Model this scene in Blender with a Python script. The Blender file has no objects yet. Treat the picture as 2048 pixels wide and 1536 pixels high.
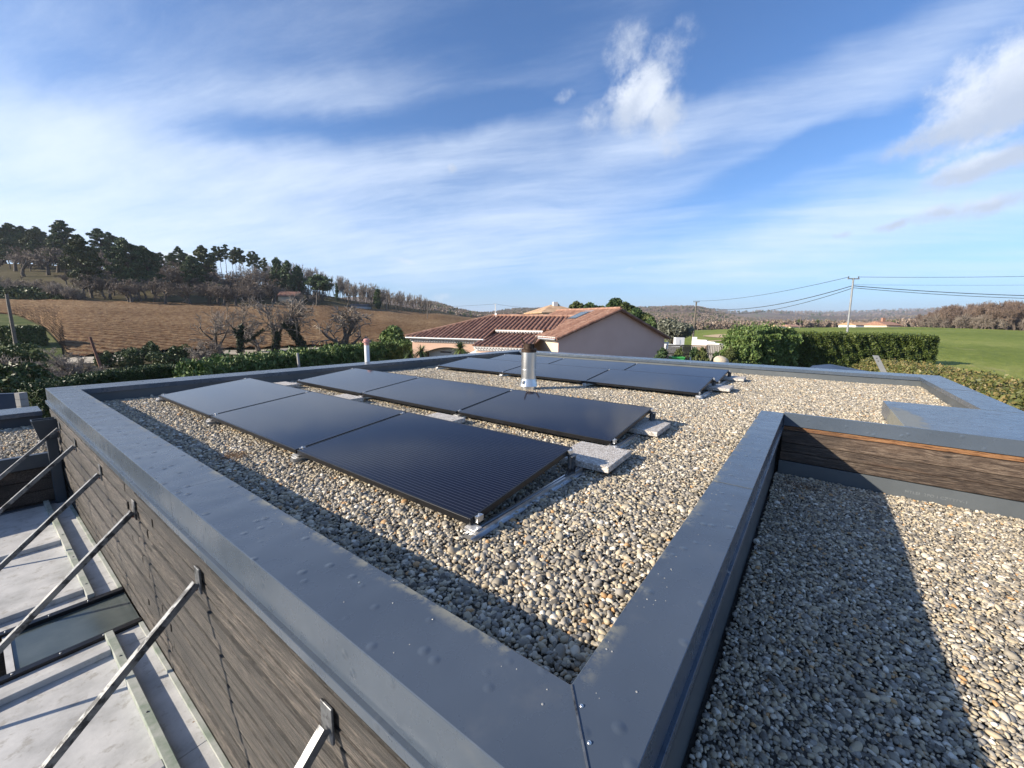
import bpy, bmesh, math, random
import numpy as np
from mathutils import Vector, Matrix

SC = bpy.context.scene
COL = SC.collection
rng = np.random.default_rng(11)
random.seed(11)
R = math.radians

# ------------------------------------------------------------------ camera
# z = 0 is the top of the main roof's coping; +x and +y run along the parapets
EYE = 0.87
FPX, PITCH, ROLL, YAW = 817.3, R(8.713), R(0.659), R(36.646)
Fv = Vector((math.cos(YAW)*math.cos(PITCH), math.sin(YAW)*math.cos(PITCH), -math.sin(PITCH)))
Rt = Vector((math.sin(YAW), -math.cos(YAW), 0.0))
Up = Rt.cross(Fv)
RT = Rt*math.cos(ROLL) + Up*math.sin(ROLL)
UP = Up*math.cos(ROLL) - Rt*math.sin(ROLL)
cam = bpy.data.cameras.new('camera')
cam.sensor_width = 36.0
cam.lens = 36.0*FPX/2048
cam.clip_start = 0.05
cam.clip_end = 20000
camo = bpy.data.objects.new('camera', cam)
COL.objects.link(camo)
m = Matrix.Identity(4)
for i in range(3):
    m[i][0], m[i][1], m[i][2] = RT[i], UP[i], -Fv[i]
m[2][3] = EYE
camo.matrix_world = m
SC.camera = camo

# ------------------------------------------------------------------ light
SUN_EL, SUN_HD = R(23.3), R(144.8)          # heading counted from +x towards +y
sun = bpy.data.lights.new('sun', 'SUN')
sun.energy = 5.0
sun.angle = R(0.53)
sun.color = (1.0, 0.885, 0.73)
suno = bpy.data.objects.new('sun', sun)
COL.objects.link(suno)
sdir = Vector((math.cos(SUN_EL)*math.cos(SUN_HD), math.cos(SUN_EL)*math.sin(SUN_HD), math.sin(SUN_EL)))
suno.rotation_euler = sdir.to_track_quat('Z', 'Y').to_euler()
suno.location = sdir*60

SC.view_settings.view_transform = 'Standard'
SC.view_settings.look = 'None'
SC.view_settings.exposure = 0.90
SC.view_settings.gamma = 1.0
SC.view_settings.use_curve_mapping = False
SC.cycles.use_denoising = True
SC.cycles.max_bounces = 6
SC.cycles.diffuse_bounces = 3
SC.cycles.glossy_bounces = 3
SC.cycles.transparent_max_bounces = 6
SC.cycles.volume_bounces = 0

# ------------------------------------------------------------------ node helper
class NT:
    def __init__(s, tree):
        s.t = tree
        s.n = tree.nodes
        s.l = tree.links
    def put(s, sock, v):
        if v is None:
            return
        if hasattr(v, 'is_linked') or isinstance(v, bpy.types.NodeSocket):
            s.l.new(v, sock)
        else:
            sock.default_value = v
    def math(s, op, a, b=None, c=None, clamp=False):
        n = s.n.new('ShaderNodeMath'); n.operation = op; n.use_clamp = clamp
        for i, x in enumerate((a, b, c)):
            s.put(n.inputs[i], x)
        return n.outputs[0]
    def vmath(s, op, a, b=None):
        n = s.n.new('ShaderNodeVectorMath'); n.operation = op
        s.put(n.inputs[0], a); s.put(n.inputs[1], b)
        return n.outputs['Value'] if op in ('DOT_PRODUCT', 'LENGTH') else n.outputs['Vector']
    def comb(s, x, y, z):
        n = s.n.new('ShaderNodeCombineXYZ')
        for i, v in enumerate((x, y, z)):
            s.put(n.inputs[i], v)
        return n.outputs[0]
    def sep(s, v):
        n = s.n.new('ShaderNodeSeparateXYZ'); s.put(n.inputs[0], v)
        return n.outputs
    def noise(s, vec, scale, detail=4.0, rough=0.55, dist=0.0, color=False):
        n = s.n.new('ShaderNodeTexNoise')
        s.put(n.inputs['Vector'], vec)
        n.inputs['Scale'].default_value = scale
        n.inputs['Detail'].default_value = detail
        n.inputs['Roughness'].default_value = rough
        n.inputs['Distortion'].default_value = dist
        return n.outputs['Color' if color else 'Fac']
    def voro(s, vec, scale, feature='F1', out='Distance', rand=1.0):
        n = s.n.new('ShaderNodeTexVoronoi'); n.feature = feature
        s.put(n.inputs['Vector'], vec)
        n.inputs['Scale'].default_value = scale
        n.inputs['Randomness'].default_value = rand
        return n.outputs[out]
    def ramp(s, fac, stops, interp='LINEAR'):
        n = s.n.new('ShaderNodeValToRGB')
        cr = n.color_ramp; cr.interpolation = interp
        while len(cr.elements) < len(stops):
            cr.elements.new(0.5)
        for e, (p, c) in zip(cr.elements, stops):
            e.position = p
            e.color = (*c, 1.0) if len(c) == 3 else c
        s.put(n.inputs[0], fac)
        return n.outputs[0]
    def mix(s, fac, a, b, blend='MIX'):
        n = s.n.new('ShaderNodeMix'); n.data_type = 'RGBA'; n.blend_type = blend
        s.put(n.inputs[0], fac)
        for sock, v in ((n.inputs[6], a), (n.inputs[7], b)):
            if isinstance(v, tuple) and len(v) == 3:
                v = (*v, 1.0)
            s.put(sock, v)
        return n.outputs[2]
    def smooth(s, x, lo, hi):
        n = s.n.new('ShaderNodeMapRange'); n.interpolation_type = 'SMOOTHSTEP'
        s.put(n.inputs[0], x)
        n.inputs[1].default_value = lo; n.inputs[2].default_value = hi
        return n.outputs[0]
    def mapv(s, vec, scale=(1, 1, 1), rot=(0, 0, 0), loc=(0, 0, 0)):
        n = s.n.new('ShaderNodeMapping')
        s.put(n.inputs[0], vec)
        n.inputs[1].default_value = loc; n.inputs[2].default_value = rot; n.inputs[3].default_value = scale
        return n.outputs[0]

# ------------------------------------------------------------------ sky
world = bpy.data.worlds.new('World')
SC.world = world
world.use_nodes = True
w = NT(world.node_tree)
w.n.clear()
wout = w.n.new('ShaderNodeOutputWorld')
bg = w.n.new('ShaderNodeBackground')
bg.inputs[1].default_value = 0.076
sky = w.n.new('ShaderNodeTexSky')
sky.sky_type = 'NISHITA'
sky.sun_disc = False
sky.sun_elevation = SUN_EL
sky.sun_rotation = R(90) - SUN_HD
sky.altitude = 300
sky.air_density = 1.0
sky.dust_density = 0.2
sky.ozone_density = 2.0
tc = w.n.new('ShaderNodeTexCoord')
D = tc.outputs['Generated']
# compass frame of the place: e = right of the view heading, n = along it
ex = w.vmath('DOT_PRODUCT', D, tuple(Rt))
ny = w.vmath('DOT_PRODUCT', D, (math.cos(YAW), math.sin(YAW), 0.0))
dz = w.sep(D)[2]
az = w.math('ARCTAN2', ex, ny)                      # radians, 0 = view heading, + right
el = w.math('ARCSINE', dz)
# cirrus sheet: flat layer overhead, so streaks foreshorten towards the horizon
zz = w.math('ADD', w.math('MAXIMUM', dz, 0.0), 0.10)
cu = w.math('DIVIDE', ex, zz)
cv = w.math('DIVIDE', ny, zz)
sa = R(-70)                                          # streaks run towards this azimuth
al = w.math('ADD', w.math('MULTIPLY', cu, math.sin(sa)), w.math('MULTIPLY', cv, math.cos(sa)))
ac = w.math('SUBTRACT', w.math('MULTIPLY', cu, math.cos(sa)), w.math('MULTIPLY', cv, math.sin(sa)))
warp = w.noise(w.comb(al, ac, 3.0), 0.5, 3)
acw = w.math('ADD', ac, w.math('MULTIPLY', w.math('SUBTRACT', warp, 0.5), 0.5))
st1 = w.noise(w.comb(w.math('MULTIPLY', al, 0.16), acw, 0.0), 0.75, 6, 0.62)
st2 = w.noise(w.comb(w.math('MULTIPLY', al, 0.30), acw, 7.0), 3.4, 9, 0.70)
veil = w.math('ADD', w.math('MULTIPLY', st1, 0.58), w.math('MULTIPLY', st2, 0.42))
def pix_dir(px, py):
    r = (Fv + RT*((px-1024)/FPX) - UP*((py-768)/FPX)).normalized()
    e_, n_ = r.dot(Rt), r.x*math.cos(YAW)+r.y*math.sin(YAW)
    return math.atan2(e_, n_), math.asin(r.z)
wob = w.noise(D, 3.0, 5, 0.6, color=True)
wob2 = w.noise(D, 9.0, 6, 0.65, color=True)
w1, w2, _ = w.sep(wob)
w3, w4, _ = w.sep(wob2)
def blob(px, py, sx, sy, rot=0.0, warp=0.10, soft=(1.0, 0.0), fine=0.0):
    """soft elliptical patch of sky about a direction; sizes in degrees"""
    a0, e0 = pix_dir(px, py)
    da = w.math('SUBTRACT', az, a0)
    de = w.math('SUBTRACT', el, e0)
    da = w.math('ADD', da, w.math('MULTIPLY', w.math('SUBTRACT', w1, 0.5), warp*2))
    de = w.math('ADD', de, w.math('MULTIPLY', w.math('SUBTRACT', w2, 0.5), warp*2))
    if fine:
        da = w.math('ADD', da, w.math('MULTIPLY', w.math('SUBTRACT', w3, 0.5), fine*2))
        de = w.math('ADD', de, w.math('MULTIPLY', w.math('SUBTRACT', w4, 0.5), fine*2))
    c, s = math.cos(R(rot)), math.sin(R(rot))
    x = w.math('DIVIDE', w.math('ADD', w.math('MULTIPLY', da, c), w.math('MULTIPLY', de, s)), R(sx))
    y = w.math('DIVIDE', w.math('SUBTRACT', w.math('MULTIPLY', de, c), w.math('MULTIPLY', da, s)), R(sy))
    q = w.math('SQRT', w.math('ADD', w.math('MULTIPLY', x, x), w.math('MULTIPLY', y, y)))
    return w.smooth(q, soft[0], soft[1])
def addw(acc, b, k):
    return w.math('ADD', acc, w.math('MULTIPLY', b, k))
dens = w.math('SUBTRACT', veil, 0.10)
for a_ in [(250, 420, 46, 10, 5, 0.30), (1050, 450, 34, 6.5, 7, 0.26), (150, 270, 30, 6, 6, 0.20), (820, 330, 26, 4.5, 12, 0.20), (640, 190, 26, 3.4, 15, 0.16), (1800, 420, 26, 5, 6, 0.26),
           (1150, 320, 20, 3.6, 14, 0.16), (1420, 250, 20, 4.0, 12, 0.20), (1780, 150, 18, 4.5, 16, 0.22), (200, 120, 26, 5, 6, 0.07), (1500, 520, 50, 5, 0, 0.16), (500, 520, 50, 6, 0, 0.12)]:
    dens = addw(dens, blob(*a_[:5], warp=0.05), a_[5])
for a_ in [(1600, 320, 16, 2.6, 13, -0.34), (980, 225, 16, 2.8, 13, -0.26), (1500, 50, 26, 7, 8, -0.30), (1000, 70, 22, 5, 8, -0.14), (620, 260, 22, 2.2, 14, -0.14), (1000, 605, 80, 3.0, 0, -0.24), (1500, 610, 80, 3.0, 0, -0.2)]:
    dens = addw(dens, blob(*a_[:5], warp=0.04), a_[5])
cirrus = w.smooth(dens, 0.28, 0.92)
# small cumulus: broken edges, bright tops on the sunny left, greyer bodies
tex = w.noise(D, 26.0, 9, 0.68)
tex2 = w.noise(D, 11.0, 7, 0.62)
fray = w.math('ADD', w.math('MULTIPLY', w.math('SUBTRACT', tex, 0.5), 0.95), w.math('MULTIPLY', w.math('SUBTRACT', tex2, 0.5), 1.1))
def cumulus(parts, lift, lo=0.22, hi=0.86):
    body = None; lit = None
    for (px, py, sx, sy, rot, k) in parts:
        b = w.math('MULTIPLY', blob(px, py, sx*1.15, sy*1.15, rot, 0.02, (1.0, 0.0), 0.02), k)
        l_ = w.math('MULTIPLY', blob(px-sx*5.0, py-sy*lift, sx, sy, rot, 0.02, (1.0, 0.0), 0.02), k)
        body = b if body is None else w.math('MAXIMUM', body, b)
        lit = l_ if lit is None else w.math('MAXIMUM', lit, l_)
    inside = w.smooth(body, 0.0, 0.35)
    body = w.smooth(w.math('ADD', body, w.math('MULTIPLY', fray, w.math('MULTIPLY', inside, 0.85))), lo, hi)
    lit = w.smooth(w.math('ADD', lit, w.math('MULTIPLY', fray, 0.6)), 0.30, 1.15)
    return body, lit
b1, l1 = cumulus([(1285, 190, 7.0, 4.4, 18, 1.0), (1330, 215, 5.0, 4.6, 0, 0.85), (1250, 95, 4.6, 5.2, -14, 0.50), (1345, 120, 6.0, 5.2, 10, 0.46), (1190, 235, 4.4, 3.0, 0, 0.60), (1345, 290, 3.2, 3.2, 0, 0.50), (1130, 185, 2.6, 1.4, 10, 0.5)], 6)
b2, l2 = cumulus([(2010, 190, 9.5, 6.0, 22, 1.0), (1900, 255, 7, 2.8, 14, 0.9), (1985, 322, 8, 2.3, 16, 0.95), (1905, 355, 5, 1.3, 8, 0.7), (1990, 405, 4.2, 1.6, 12, 0.8), (1885, 428, 4.2, 1.3, 12, 0.7), (1790, 455, 3.8, 0.9, 14, 0.6), (1870, 325, 2.8, 1.6, 20, 0.6), (905, 338, 1.4, .8, 0, 0.55), (1690, 470, 1.6, .8, 10, 0.5)], 7)
b3, l3 = cumulus([(830, 596, 4.2, 1.2, -5, 0.65), (880, 590, 3, 1.0, 0, 0.55), (345, 515, 2.2, 1.8, 0, 1.0), (375, 510, 1.6, 1.3, 0, 0.9), (800, 515, 4.0, .7, -3, .5), (1255, 540, 1.0, .4, 0, 0.5)], 5)
blue = w.mix(1.0, sky.outputs[0], (0.72, 1.0, 1.36), 'MULTIPLY')
air = w.math('POWER', w.math('SUBTRACT', 1.0, w.math('MAXIMUM', dz, 0.0), clamp=True), 9.0)
blue = w.mix(w.math('MULTIPLY', air, 0.80), blue, (2.9, 4.15, 6.6))
col = w.mix(w.math('MULTIPLY', cirrus, 0.84), blue, (6.7, 7.5, 8.7))
g1 = w.mix(l1, (4.7, 5.3, 6.4), (7.5, 7.9, 8.5))
col = w.mix(w.math('MULTIPLY', b1, 0.88), col, g1)
g2 = w.mix(l2, (4.3, 4.9, 6.0), (6.7, 7.2, 8.0))
col = w.mix(w.math('MULTIPLY', b2, 0.92), col, g2)
g3 = w.mix(l3, (6.0, 6.6, 7.4), (8.0, 8.2, 8.4))
col = w.mix(w.math('MULTIPLY', b3, 0.85), col, g3)
w.l.new(col, bg.inputs[0])
w.l.new(bg.outputs[0], wout.inputs[0])
world.cycles.sampling_method = 'MANUAL'
world.cycles.sample_map_resolution = 256

# ------------------------------------------------------------------ materials
MATS = {}
def mat_new(name):
    mt = bpy.data.materials.new(name)
    mt.use_nodes = True
    t = NT(mt.node_tree)
    b = mt.node_tree.nodes['Principled BSDF']
    MATS[name] = mt
    return mt, t, b
def coords(t, kind='Object'):
    if kind == 'World':
        return t.n.new('ShaderNodeNewGeometry').outputs['Position']
    return t.n.new('ShaderNodeTexCoord').outputs[kind]
def bump(t, b, height, strength=0.3, dist=0.01):
    n = t.n.new('ShaderNodeBump')
    n.inputs['Strength'].default_value = strength
    n.inputs['Distance'].default_value = dist
    t.put(n.inputs['Height'], height)
    t.l.new(n.outputs[0], b.inputs['Normal'])
def plain(name, stops, scale=6.0, rough=0.7, metal=0.0, bumpk=0.0, bscale=40.0, bdist=0.004, kind='World', stretch=(1, 1, 1), detail=5, spec=0.5, rr=0.0):
    mt, t, b = mat_new(name)
    v = coords(t, kind)
    v = t.mapv(v, stretch)
    f = t.noise(v, scale, detail, 0.6)
    t.l.new(t.ramp(f, stops), b.inputs['Base Color'])
    b.inputs['Roughness'].default_value = rough
    if rr:
        f2 = t.noise(v, scale*2.3, 4)
        t.l.new(t.math('ADD', t.math('MULTIPLY', t.math('SUBTRACT', f2, 0.5), rr*2), rough), b.inputs['Roughness'])
    b.inputs['Metallic'].default_value = metal
    b.inputs['Specular IOR Level'].default_value = spec
    if bumpk:
        bump(t, b, t.noise(v, bscale, 4), bumpk, bdist)
    return mt

def m_coping():
    mt, t, b = mat_new('coated_zinc')
    v = coords(t, 'World')
    x, y, z = t.sep(v)
    big = t.noise(v, 1.3, 4)
    mid = t.noise(v, 9, 4)
    c = t.ramp(big, [(0.3, (0.066, 0.086, 0.114)), (0.7, (0.092, 0.115, 0.146))])
    dust = t.smooth(t.noise(v, 3.2, 6, 0.68), 0.55, 0.80)
    c = t.mix(t.math('MULTIPLY', dust, 0.28), c, (0.20, 0.20, 0.19))
    # run-off stains that collect along the inner edges, and the patch on the wide cap
    fr = t.smooth(t.noise(v, 7.0, 6, 0.72), 0.47, 0.60)
    e1 = t.math('MULTIPLY', t.math('MULTIPLY', t.smooth(x, 0.735, 0.785), t.math('LESS_THAN', x, 0.7905)), t.math('GREATER_THAN', y, 0.398))
    e2 = t.math('MULTIPLY', t.math('MULTIPLY', t.smooth(y, 0.345, 0.395), t.math('LESS_THAN', y, 0.3985)), t.math('MULTIPLY', t.math('LESS_THAN', x, 4.8), t.math('GREATER_THAN', x, 0.79)))
    px_ = t.math('DIVIDE', t.math('SUBTRACT', x, 5.30), 0.62); py_ = t.math('DIVIDE', t.math('SUBTRACT', y, -0.72), 0.15)
    dd_ = t.math('SQRT', t.math('ADD', t.math('MULTIPLY', px_, px_), t.math('MULTIPLY', py_, py_)))
    e3 = t.smooth(t.math('ADD', dd_, t.math('MULTIPLY', t.math('SUBTRACT', mid, 0.5), 1.6)), 1.15, 0.75)
    e3 = t.math('MULTIPLY', e3, t.math('GREATER_THAN', x, 4.81))
    st = t.math('MAXIMUM', t.math('MULTIPLY', t.math('MAXIMUM', e1, e2), fr), e3)
    c = t.mix(t.math('MULTIPLY', st, 0.75), c, (0.27, 0.26, 0.20))
    t.l.new(c, b.inputs['Base Color'])
    r = t.math('ADD', t.math('MULTIPLY', mid, 0.16), 0.20)
    r = t.math('ADD', r, t.math('MULTIPLY', t.math('MAXIMUM', dust, st), 0.22))
    t.l.new(r, b.inputs['Roughness'])
    b.inputs['Metallic'].default_value = 0.15
    dent = t.math('ADD', t.math('MULTIPLY', t.noise(v, 4.5, 1), 1.4), t.math('MULTIPLY', t.smooth(t.voro(v, 13), 0.26, 0.02), 0.55))
    bump(t, b, dent, 0.38, 0.012)
    return mt
m_coping()

def m_wood(name, dark, mid, light, axis='y', warm=None, coarse=1.0):
    mt, t, b = mat_new(name)
    v = coords(t, 'World')
    ob = t.n.new('ShaderNodeObjectInfo').outputs['Random']
    off = t.math('MULTIPLY', ob, 37.0)
    st = (1.0, 0.075, 1.0) if axis == 'y' else (0.075, 1.0, 1.0)
    vv = t.vmath('ADD', t.mapv(v, st), t.comb(off, off, off))
    kv = t.mapv(v, (1.0, 0.45, 1.0) if axis == 'y' else (.45, 1, 1))
    kd = t.voro(t.vmath('ADD', kv, t.comb(0.0, off, 0.0)), 3.6)
    ring = t.smooth(kd, 0.30, 0.02)
    vv2 = t.vmath('ADD', vv, t.comb(0.0, 0.0, t.math('MULTIPLY', ring, 0.03)))
    g1 = t.noise(vv2, 95*coarse, 7, 0.75)
    g2 = t.noise(vv2, 240, 5, 0.75)
    g3 = t.noise(t.mapv(v, (1, .3, 1)), 3.0, 5)
    f = t.math('ADD', t.math('MULTIPLY', g1, 0.62), t.math('MULTIPLY', g2, 0.38))
    c = t.ramp(f, [(0.40, dark), (0.495, mid), (0.60, light)])
    c = t.mix(t.math('MULTIPLY', t.smooth(g3, 0.46, 0.66), 0.65), c, dark)
    br = t.math('ADD', 0.42, t.math('MULTIPLY', ob, 0.72))
    c = t.mix(1.0, c, t.comb(br, br, br), 'MULTIPLY')
    if warm:
        c = t.mix(t.math('MULTIPLY', t.smooth(t.noise(vv, 5, 3), 0.52, 0.72), 0.7), c, warm)
    kn = t.smooth(kd, 0.085, 0.045)
    c = t.mix(t.math('MULTIPLY', kn, 0.85), c, (dark[0]*0.6, dark[1]*0.6, dark[2]*0.6))
    t.l.new(c, b.inputs['Base Color'])
    b.inputs['Roughness'].default_value = 0.5
    b.inputs['Specular IOR Level'].default_value = 0.5
    bump(t, b, f, 1.0, 0.016)
    return mt
m_wood('weathered_wood', (0.006, 0.0047, 0.0038), (0.033, 0.0265, 0.021), (0.165, 0.138, 0.112), 'y')
m_wood('weathered_wood_brown', (0.020, 0.013, 0.009), (0.085, 0.058, 0.040), (0.215, 0.165, 0.120), 'y', warm=(0.17, 0.10, 0.06))
m_wood('fresh_wood', (0.060, 0.028, 0.014), (0.25, 0.118, 0.048), (0.36, 0.20, 0.095), 'y')
m_wood('fence_wood', (0.20, 0.12, 0.055), (0.36, 0.22, 0.11), (0.48, 0.32, 0.18), 'y')
m_wood('grey_fence_wood', (0.12, 0.11, 0.10), (0.22, 0.20, 0.18), (0.32, 0.29, 0.26), 'y')
m_wood('pole_wood', (0.08, 0.06, 0.045), (0.16, 0.13, 0.10), (0.26, 0.22, 0.18), 'y')
plain('rusty_brown', [(0.3, (0.10, 0.040, 0.025)), (0.7, (0.22, 0.10, 0.065))], 4, 0.8)

def m_galv(name='galvanised_steel', base=(0.17, 0.178, 0.185)):
    mt, t, b = mat_new(name)
    v = coords(t, 'World')
    sp = t.voro(v, 60, out='Color')
    x = t.sep(sp)[0]
    st = t.noise(v, 11, 5, 0.65)
    c = t.ramp(x, [(0, tuple(k*0.8 for k in base)), (1, tuple(min(1, k*1.2) for k in base))])
    c = t.mix(t.smooth(st, 0.50, 0.60), c, (0.045, 0.047, 0.05))
    c = t.mix(t.smooth(t.noise(v, 6, 4), 0.6, 0.7), c, (0.25, 0.25, 0.245))
    t.l.new(c, b.inputs['Base Color'])
    b.inputs['Metallic'].default_value = 0.55
    t.l.new(t.math('ADD', 0.34, t.math('MULTIPLY', st, 0.35)), b.inputs['Roughness'])
    bump(t, b, st, 0.15, 0.003)
    return mt
m_galv()
plain('aluminium', [(0.3, (0.50, 0.51, 0.52)), (0.7, (0.66, 0.67, 0.68))], 12, 0.32, 0.9, rr=0.1)
plain('stainless', [(0.3, (0.66, 0.65, 0.63)), (0.7, (0.80, 0.79, 0.77))], 5, 0.34, 1.0, rr=0.09, stretch=(1, 1, .3))
plain('burnt_steel', [(0.3, (0.030, 0.019, 0.013)), (0.7, (0.090, 0.056, 0.036))], 14, 0.6, 0.5)
plain('black_frame', [(0.3, (0.010, 0.010, 0.011)), (0.7, (0.020, 0.020, 0.022))], 8, 0.35, 0.3)
plain('clip_white', [(0.3, (0.62, 0.62, 0.62)), (0.7, (0.75, 0.75, 0.74))], 8, 0.4, 0.6)
plain('pvc_white', [(0.3, (0.66, 0.68, 0.70)), (0.7, (0.76, 0.77, 0.78))], 3, 0.45)
plain('terracotta_pvc', [(0.3, (0.50, 0.24, 0.22)), (0.7, (0.58, 0.32, 0.29))], 3, 0.6)
plain('membrane', [(0.3, (0.030, 0.036, 0.044)), (0.7, (0.052, 0.060, 0.070))], 3, 0.55, bumpk=.2, bscale=20)
plain('flashing', [(0.3, (0.080, 0.092, 0.100)), (0.7, (0.115, 0.128, 0.135))], 2.5, 0.48, 0.2, bumpk=.2, bscale=9, bdist=.006)
plain('dark_zinc', [(0.3, (0.045, 0.056, 0.070)), (0.7, (0.075, 0.088, 0.102))], 3, 0.42, 0.3, bumpk=.15, bscale=14)
plain('stamp_ink', [(0.35, (0.105, 0.118, 0.125)), (0.65, (0.22, 0.24, 0.25))], 60, 0.6)
plain('stone_bed', [(0.3, (0.03, 0.028, 0.024)), (0.7, (0.06, 0.055, 0.048))], 60, 0.9, bumpk=.6, bscale=80)
plain('white_render', [(0.3, (0.72, 0.71, 0.68)), (0.7, (0.80, 0.79, 0.77))], 1.5, 0.85, bumpk=.1, bscale=30)
plain('white_trim', [(0.3, (0.68, 0.66, 0.62)), (0.7, (0.78, 0.76, 0.72))], 3, 0.8)
plain('concrete', [(0.3, (0.30, 0.29, 0.27)), (0.7, (0.44, 0.42, 0.39))], 3, 0.9)
plain('grey_metal', [(0.3, (0.36, 0.38, 0.40)), (0.7, (0.46, 0.48, 0.50))], 2, 0.5, 0.4)
plain('pole_metal', [(0.3, (0.24, 0.25, 0.26)), (0.7, (0.34, 0.35, 0.36))], 2, 0.55, 0.3)
plain('cable', [(0.3, (0.03, 0.03, 0.032)), (0.7, (0.05, 0.05, 0.052))], 2, 0.6)
plain('tarp_blue', [(0.3, (0.020, 0.035, 0.065)), (0.7, (0.040, 0.060, 0.100))], 2, 0.5)
plain('green_plastic', [(0.3, (0.06, 0.40, 0.08)), (0.7, (0.10, 0.52, 0.12))], 2, 0.4)
plain('garage_door', [(0.3, (0.62, 0.60, 0.55)), (0.7, (0.70, 0.68, 0.63))], 1, 0.6)
plain('dark_roof', [(0.3, (0.05, 0.045, 0.045)), (0.7, (0.10, 0.09, 0.085))], 3, 0.8)
plain('boulder', [(0.3, (0.42, 0.35, 0.25)), (0.7, (0.58, 0.50, 0.38))], 3, 0.9, bumpk=.5, bscale=9, bdist=.05)
plain('water_drop', [(0.3, (0.30, 0.29, 0.27)), (0.7, (0.36, 0.35, 0.32))], 30, 0.08, 0.2)

def m_canopy():
    mt, t, b = mat_new('canopy_sheet')
    v = coords(t, 'World')
    f = t.noise(v, 4.5, 6, 0.65)
    c = t.ramp(f, [(0.32, (0.34, 0.342, 0.335)), (0.5, (0.45, 0.45, 0.442)), (0.68, (0.54, 0.537, 0.525))])
    c = t.mix(t.math('MULTIPLY', t.smooth(t.noise(v, 14, 5, 0.7), 0.54, 0.68), 0.55), c, (0.24, 0.225, 0.19))
    d = t.math('MULTIPLY', t.smooth(t.voro(v, 9), 0.07, 0.03), t.smooth(t.noise(v, 3, 2), 0.5, 0.56))
    c = t.mix(d, c, (0.22, 0.15, 0.10))
    t.l.new(c, b.inputs['Base Color'])
    b.inputs['Roughness'].default_value = 0.72
    bump(t, b, t.noise(v, 60, 4), 0.2, 0.003)
m_canopy()
def m_algae():
    mt, t, b = mat_new('algae_batten')
    v = coords(t, 'World')
    f = t.noise(v, 6, 5, 0.65)
    c = t.ramp(f, [(0.35, (0.19, 0.23, 0.18)), (0.5, (0.30, 0.32, 0.28)), (0.68, (0.42, 0.42, 0.39))])
    t.l.new(c, b.inputs['Base Color'])
    b.inputs['Roughness'].default_value = 0.75
m_algae()
def m_dirty_glass():
    mt, t, b = mat_new('dirty_glass')
    v = coords(t, 'World')
    f = t.noise(v, 5, 5)
    t.l.new(t.ramp(f, [(0.3, (0.055, 0.070, 0.068)), (0.7, (0.090, 0.108, 0.104))]), b.inputs['Base Color'])
    b.inputs['Roughness'].default_value = 0.16
    b.inputs['Specular IOR Level'].default_value = 0.6
m_dirty_glass()
def m_skyglass():
    mt, t, b = mat_new('window_glass')
    b.inputs['Base Color'].default_value = (0.10, 0.13, 0.14, 1)
    b.inputs['Roughness'].default_value = 0.06
    b.inputs['Specular IOR Level'].default_value = 0.9
m_skyglass()

def m_solar():
    mt, t, b = mat_new('solar_glass')
    v = coords(t, 'Object')                     # x across (up the slope), y along the panel
    x, y, z = t.sep(v)
    ln = t.math('FRACT', t.math('MULTIPLY', x, 1/0.0230))
    line = t.smooth(t.math('ABSOLUTE', t.math('SUBTRACT', ln, 0.5)), 0.17, 0.0)
    oi = t.n.new('ShaderNodeObjectInfo').outputs['Random']
    base = t.mix(oi, (0.0055, 0.0065, 0.014), (0.0075, 0.0085, 0.018))
    base = t.mix(t.math('MULTIPLY', line, 0.30), base, (0.13, 0.14, 0.17))
    t.l.new(base, b.inputs['Base Color'])
    wv = coords(t, 'World')
    dust = t.noise(wv, 1.6, 5, 0.65)
    t.l.new(t.math('ADD', 0.035, t.math('MULTIPLY', dust, 0.06)), b.inputs['Roughness'])
    b.inputs['IOR'].default_value = 1.33
    b.inputs['Specular IOR Level'].default_value = 0.50
m_solar()

def m_pebble():
    mt, t, b = mat_new('pebble')
    at = t.n.new('ShaderNodeAttribute'); at.attribute_type = 'INSTANCER'; at.attribute_name = 'tint'
    f = at.outputs['Fac']
    pos = coords(t, 'Object')
    n = t.noise(t.vmath('ADD', pos, t.comb(t.math('MULTIPLY', f, 91.0), f, f)), 1.6, 4)
    c = t.ramp(f, [(0.0, (0.115, 0.108, 0.098)), (0.12, (0.24, 0.222, 0.19)), (0.26, (0.40, 0.345, 0.255)), (0.40, (0.26, 0.25, 0.235)), (0.54, (0.48, 0.425, 0.325)),
                   (0.66, (0.215, 0.20, 0.175)), (0.76, (0.55, 0.50, 0.42)), (0.86, (0.33, 0.285, 0.22)), (0.93, (0.70, 0.67, 0.61)), (0.975, (0.44, 0.27, 0.13)), (1.0, (0.60, 0.57, 0.52))], 'CONSTANT')
    c = t.mix(t.math('MULTIPLY', t.smooth(n, 0.42, 0.72), 0.26), c, (0.54, 0.485, 0.385))
    c = t.mix(1.0, c, (1.0, 0.972, 0.905), 'MULTIPLY')
    t.l.new(c, b.inputs['Base Color'])
    b.inputs['Roughness'].default_value = 0.62
    b.inputs['Specular IOR Level'].default_value = 0.35
m_pebble()
def m_paver():
    mt, t, b = mat_new('washed_concrete')
    v = coords(t, 'World')
    c1 = t.voro(v, 95, out='Color')
    x = t.sep(c1)[0]
    c = t.ramp(x, [(0, (0.30, 0.27, 0.24)), (0.4, (0.43, 0.395, 0.35)), (0.75, (0.53, 0.50, 0.455)), (1, (0.64, 0.62, 0.58))])
    t.l.new(c, b.inputs['Base Color'])
    b.inputs['Roughness'].default_value = 0.85
    bump(t, b, t.voro(v, 95), 0.7, 0.006)
m_paver()

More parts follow.
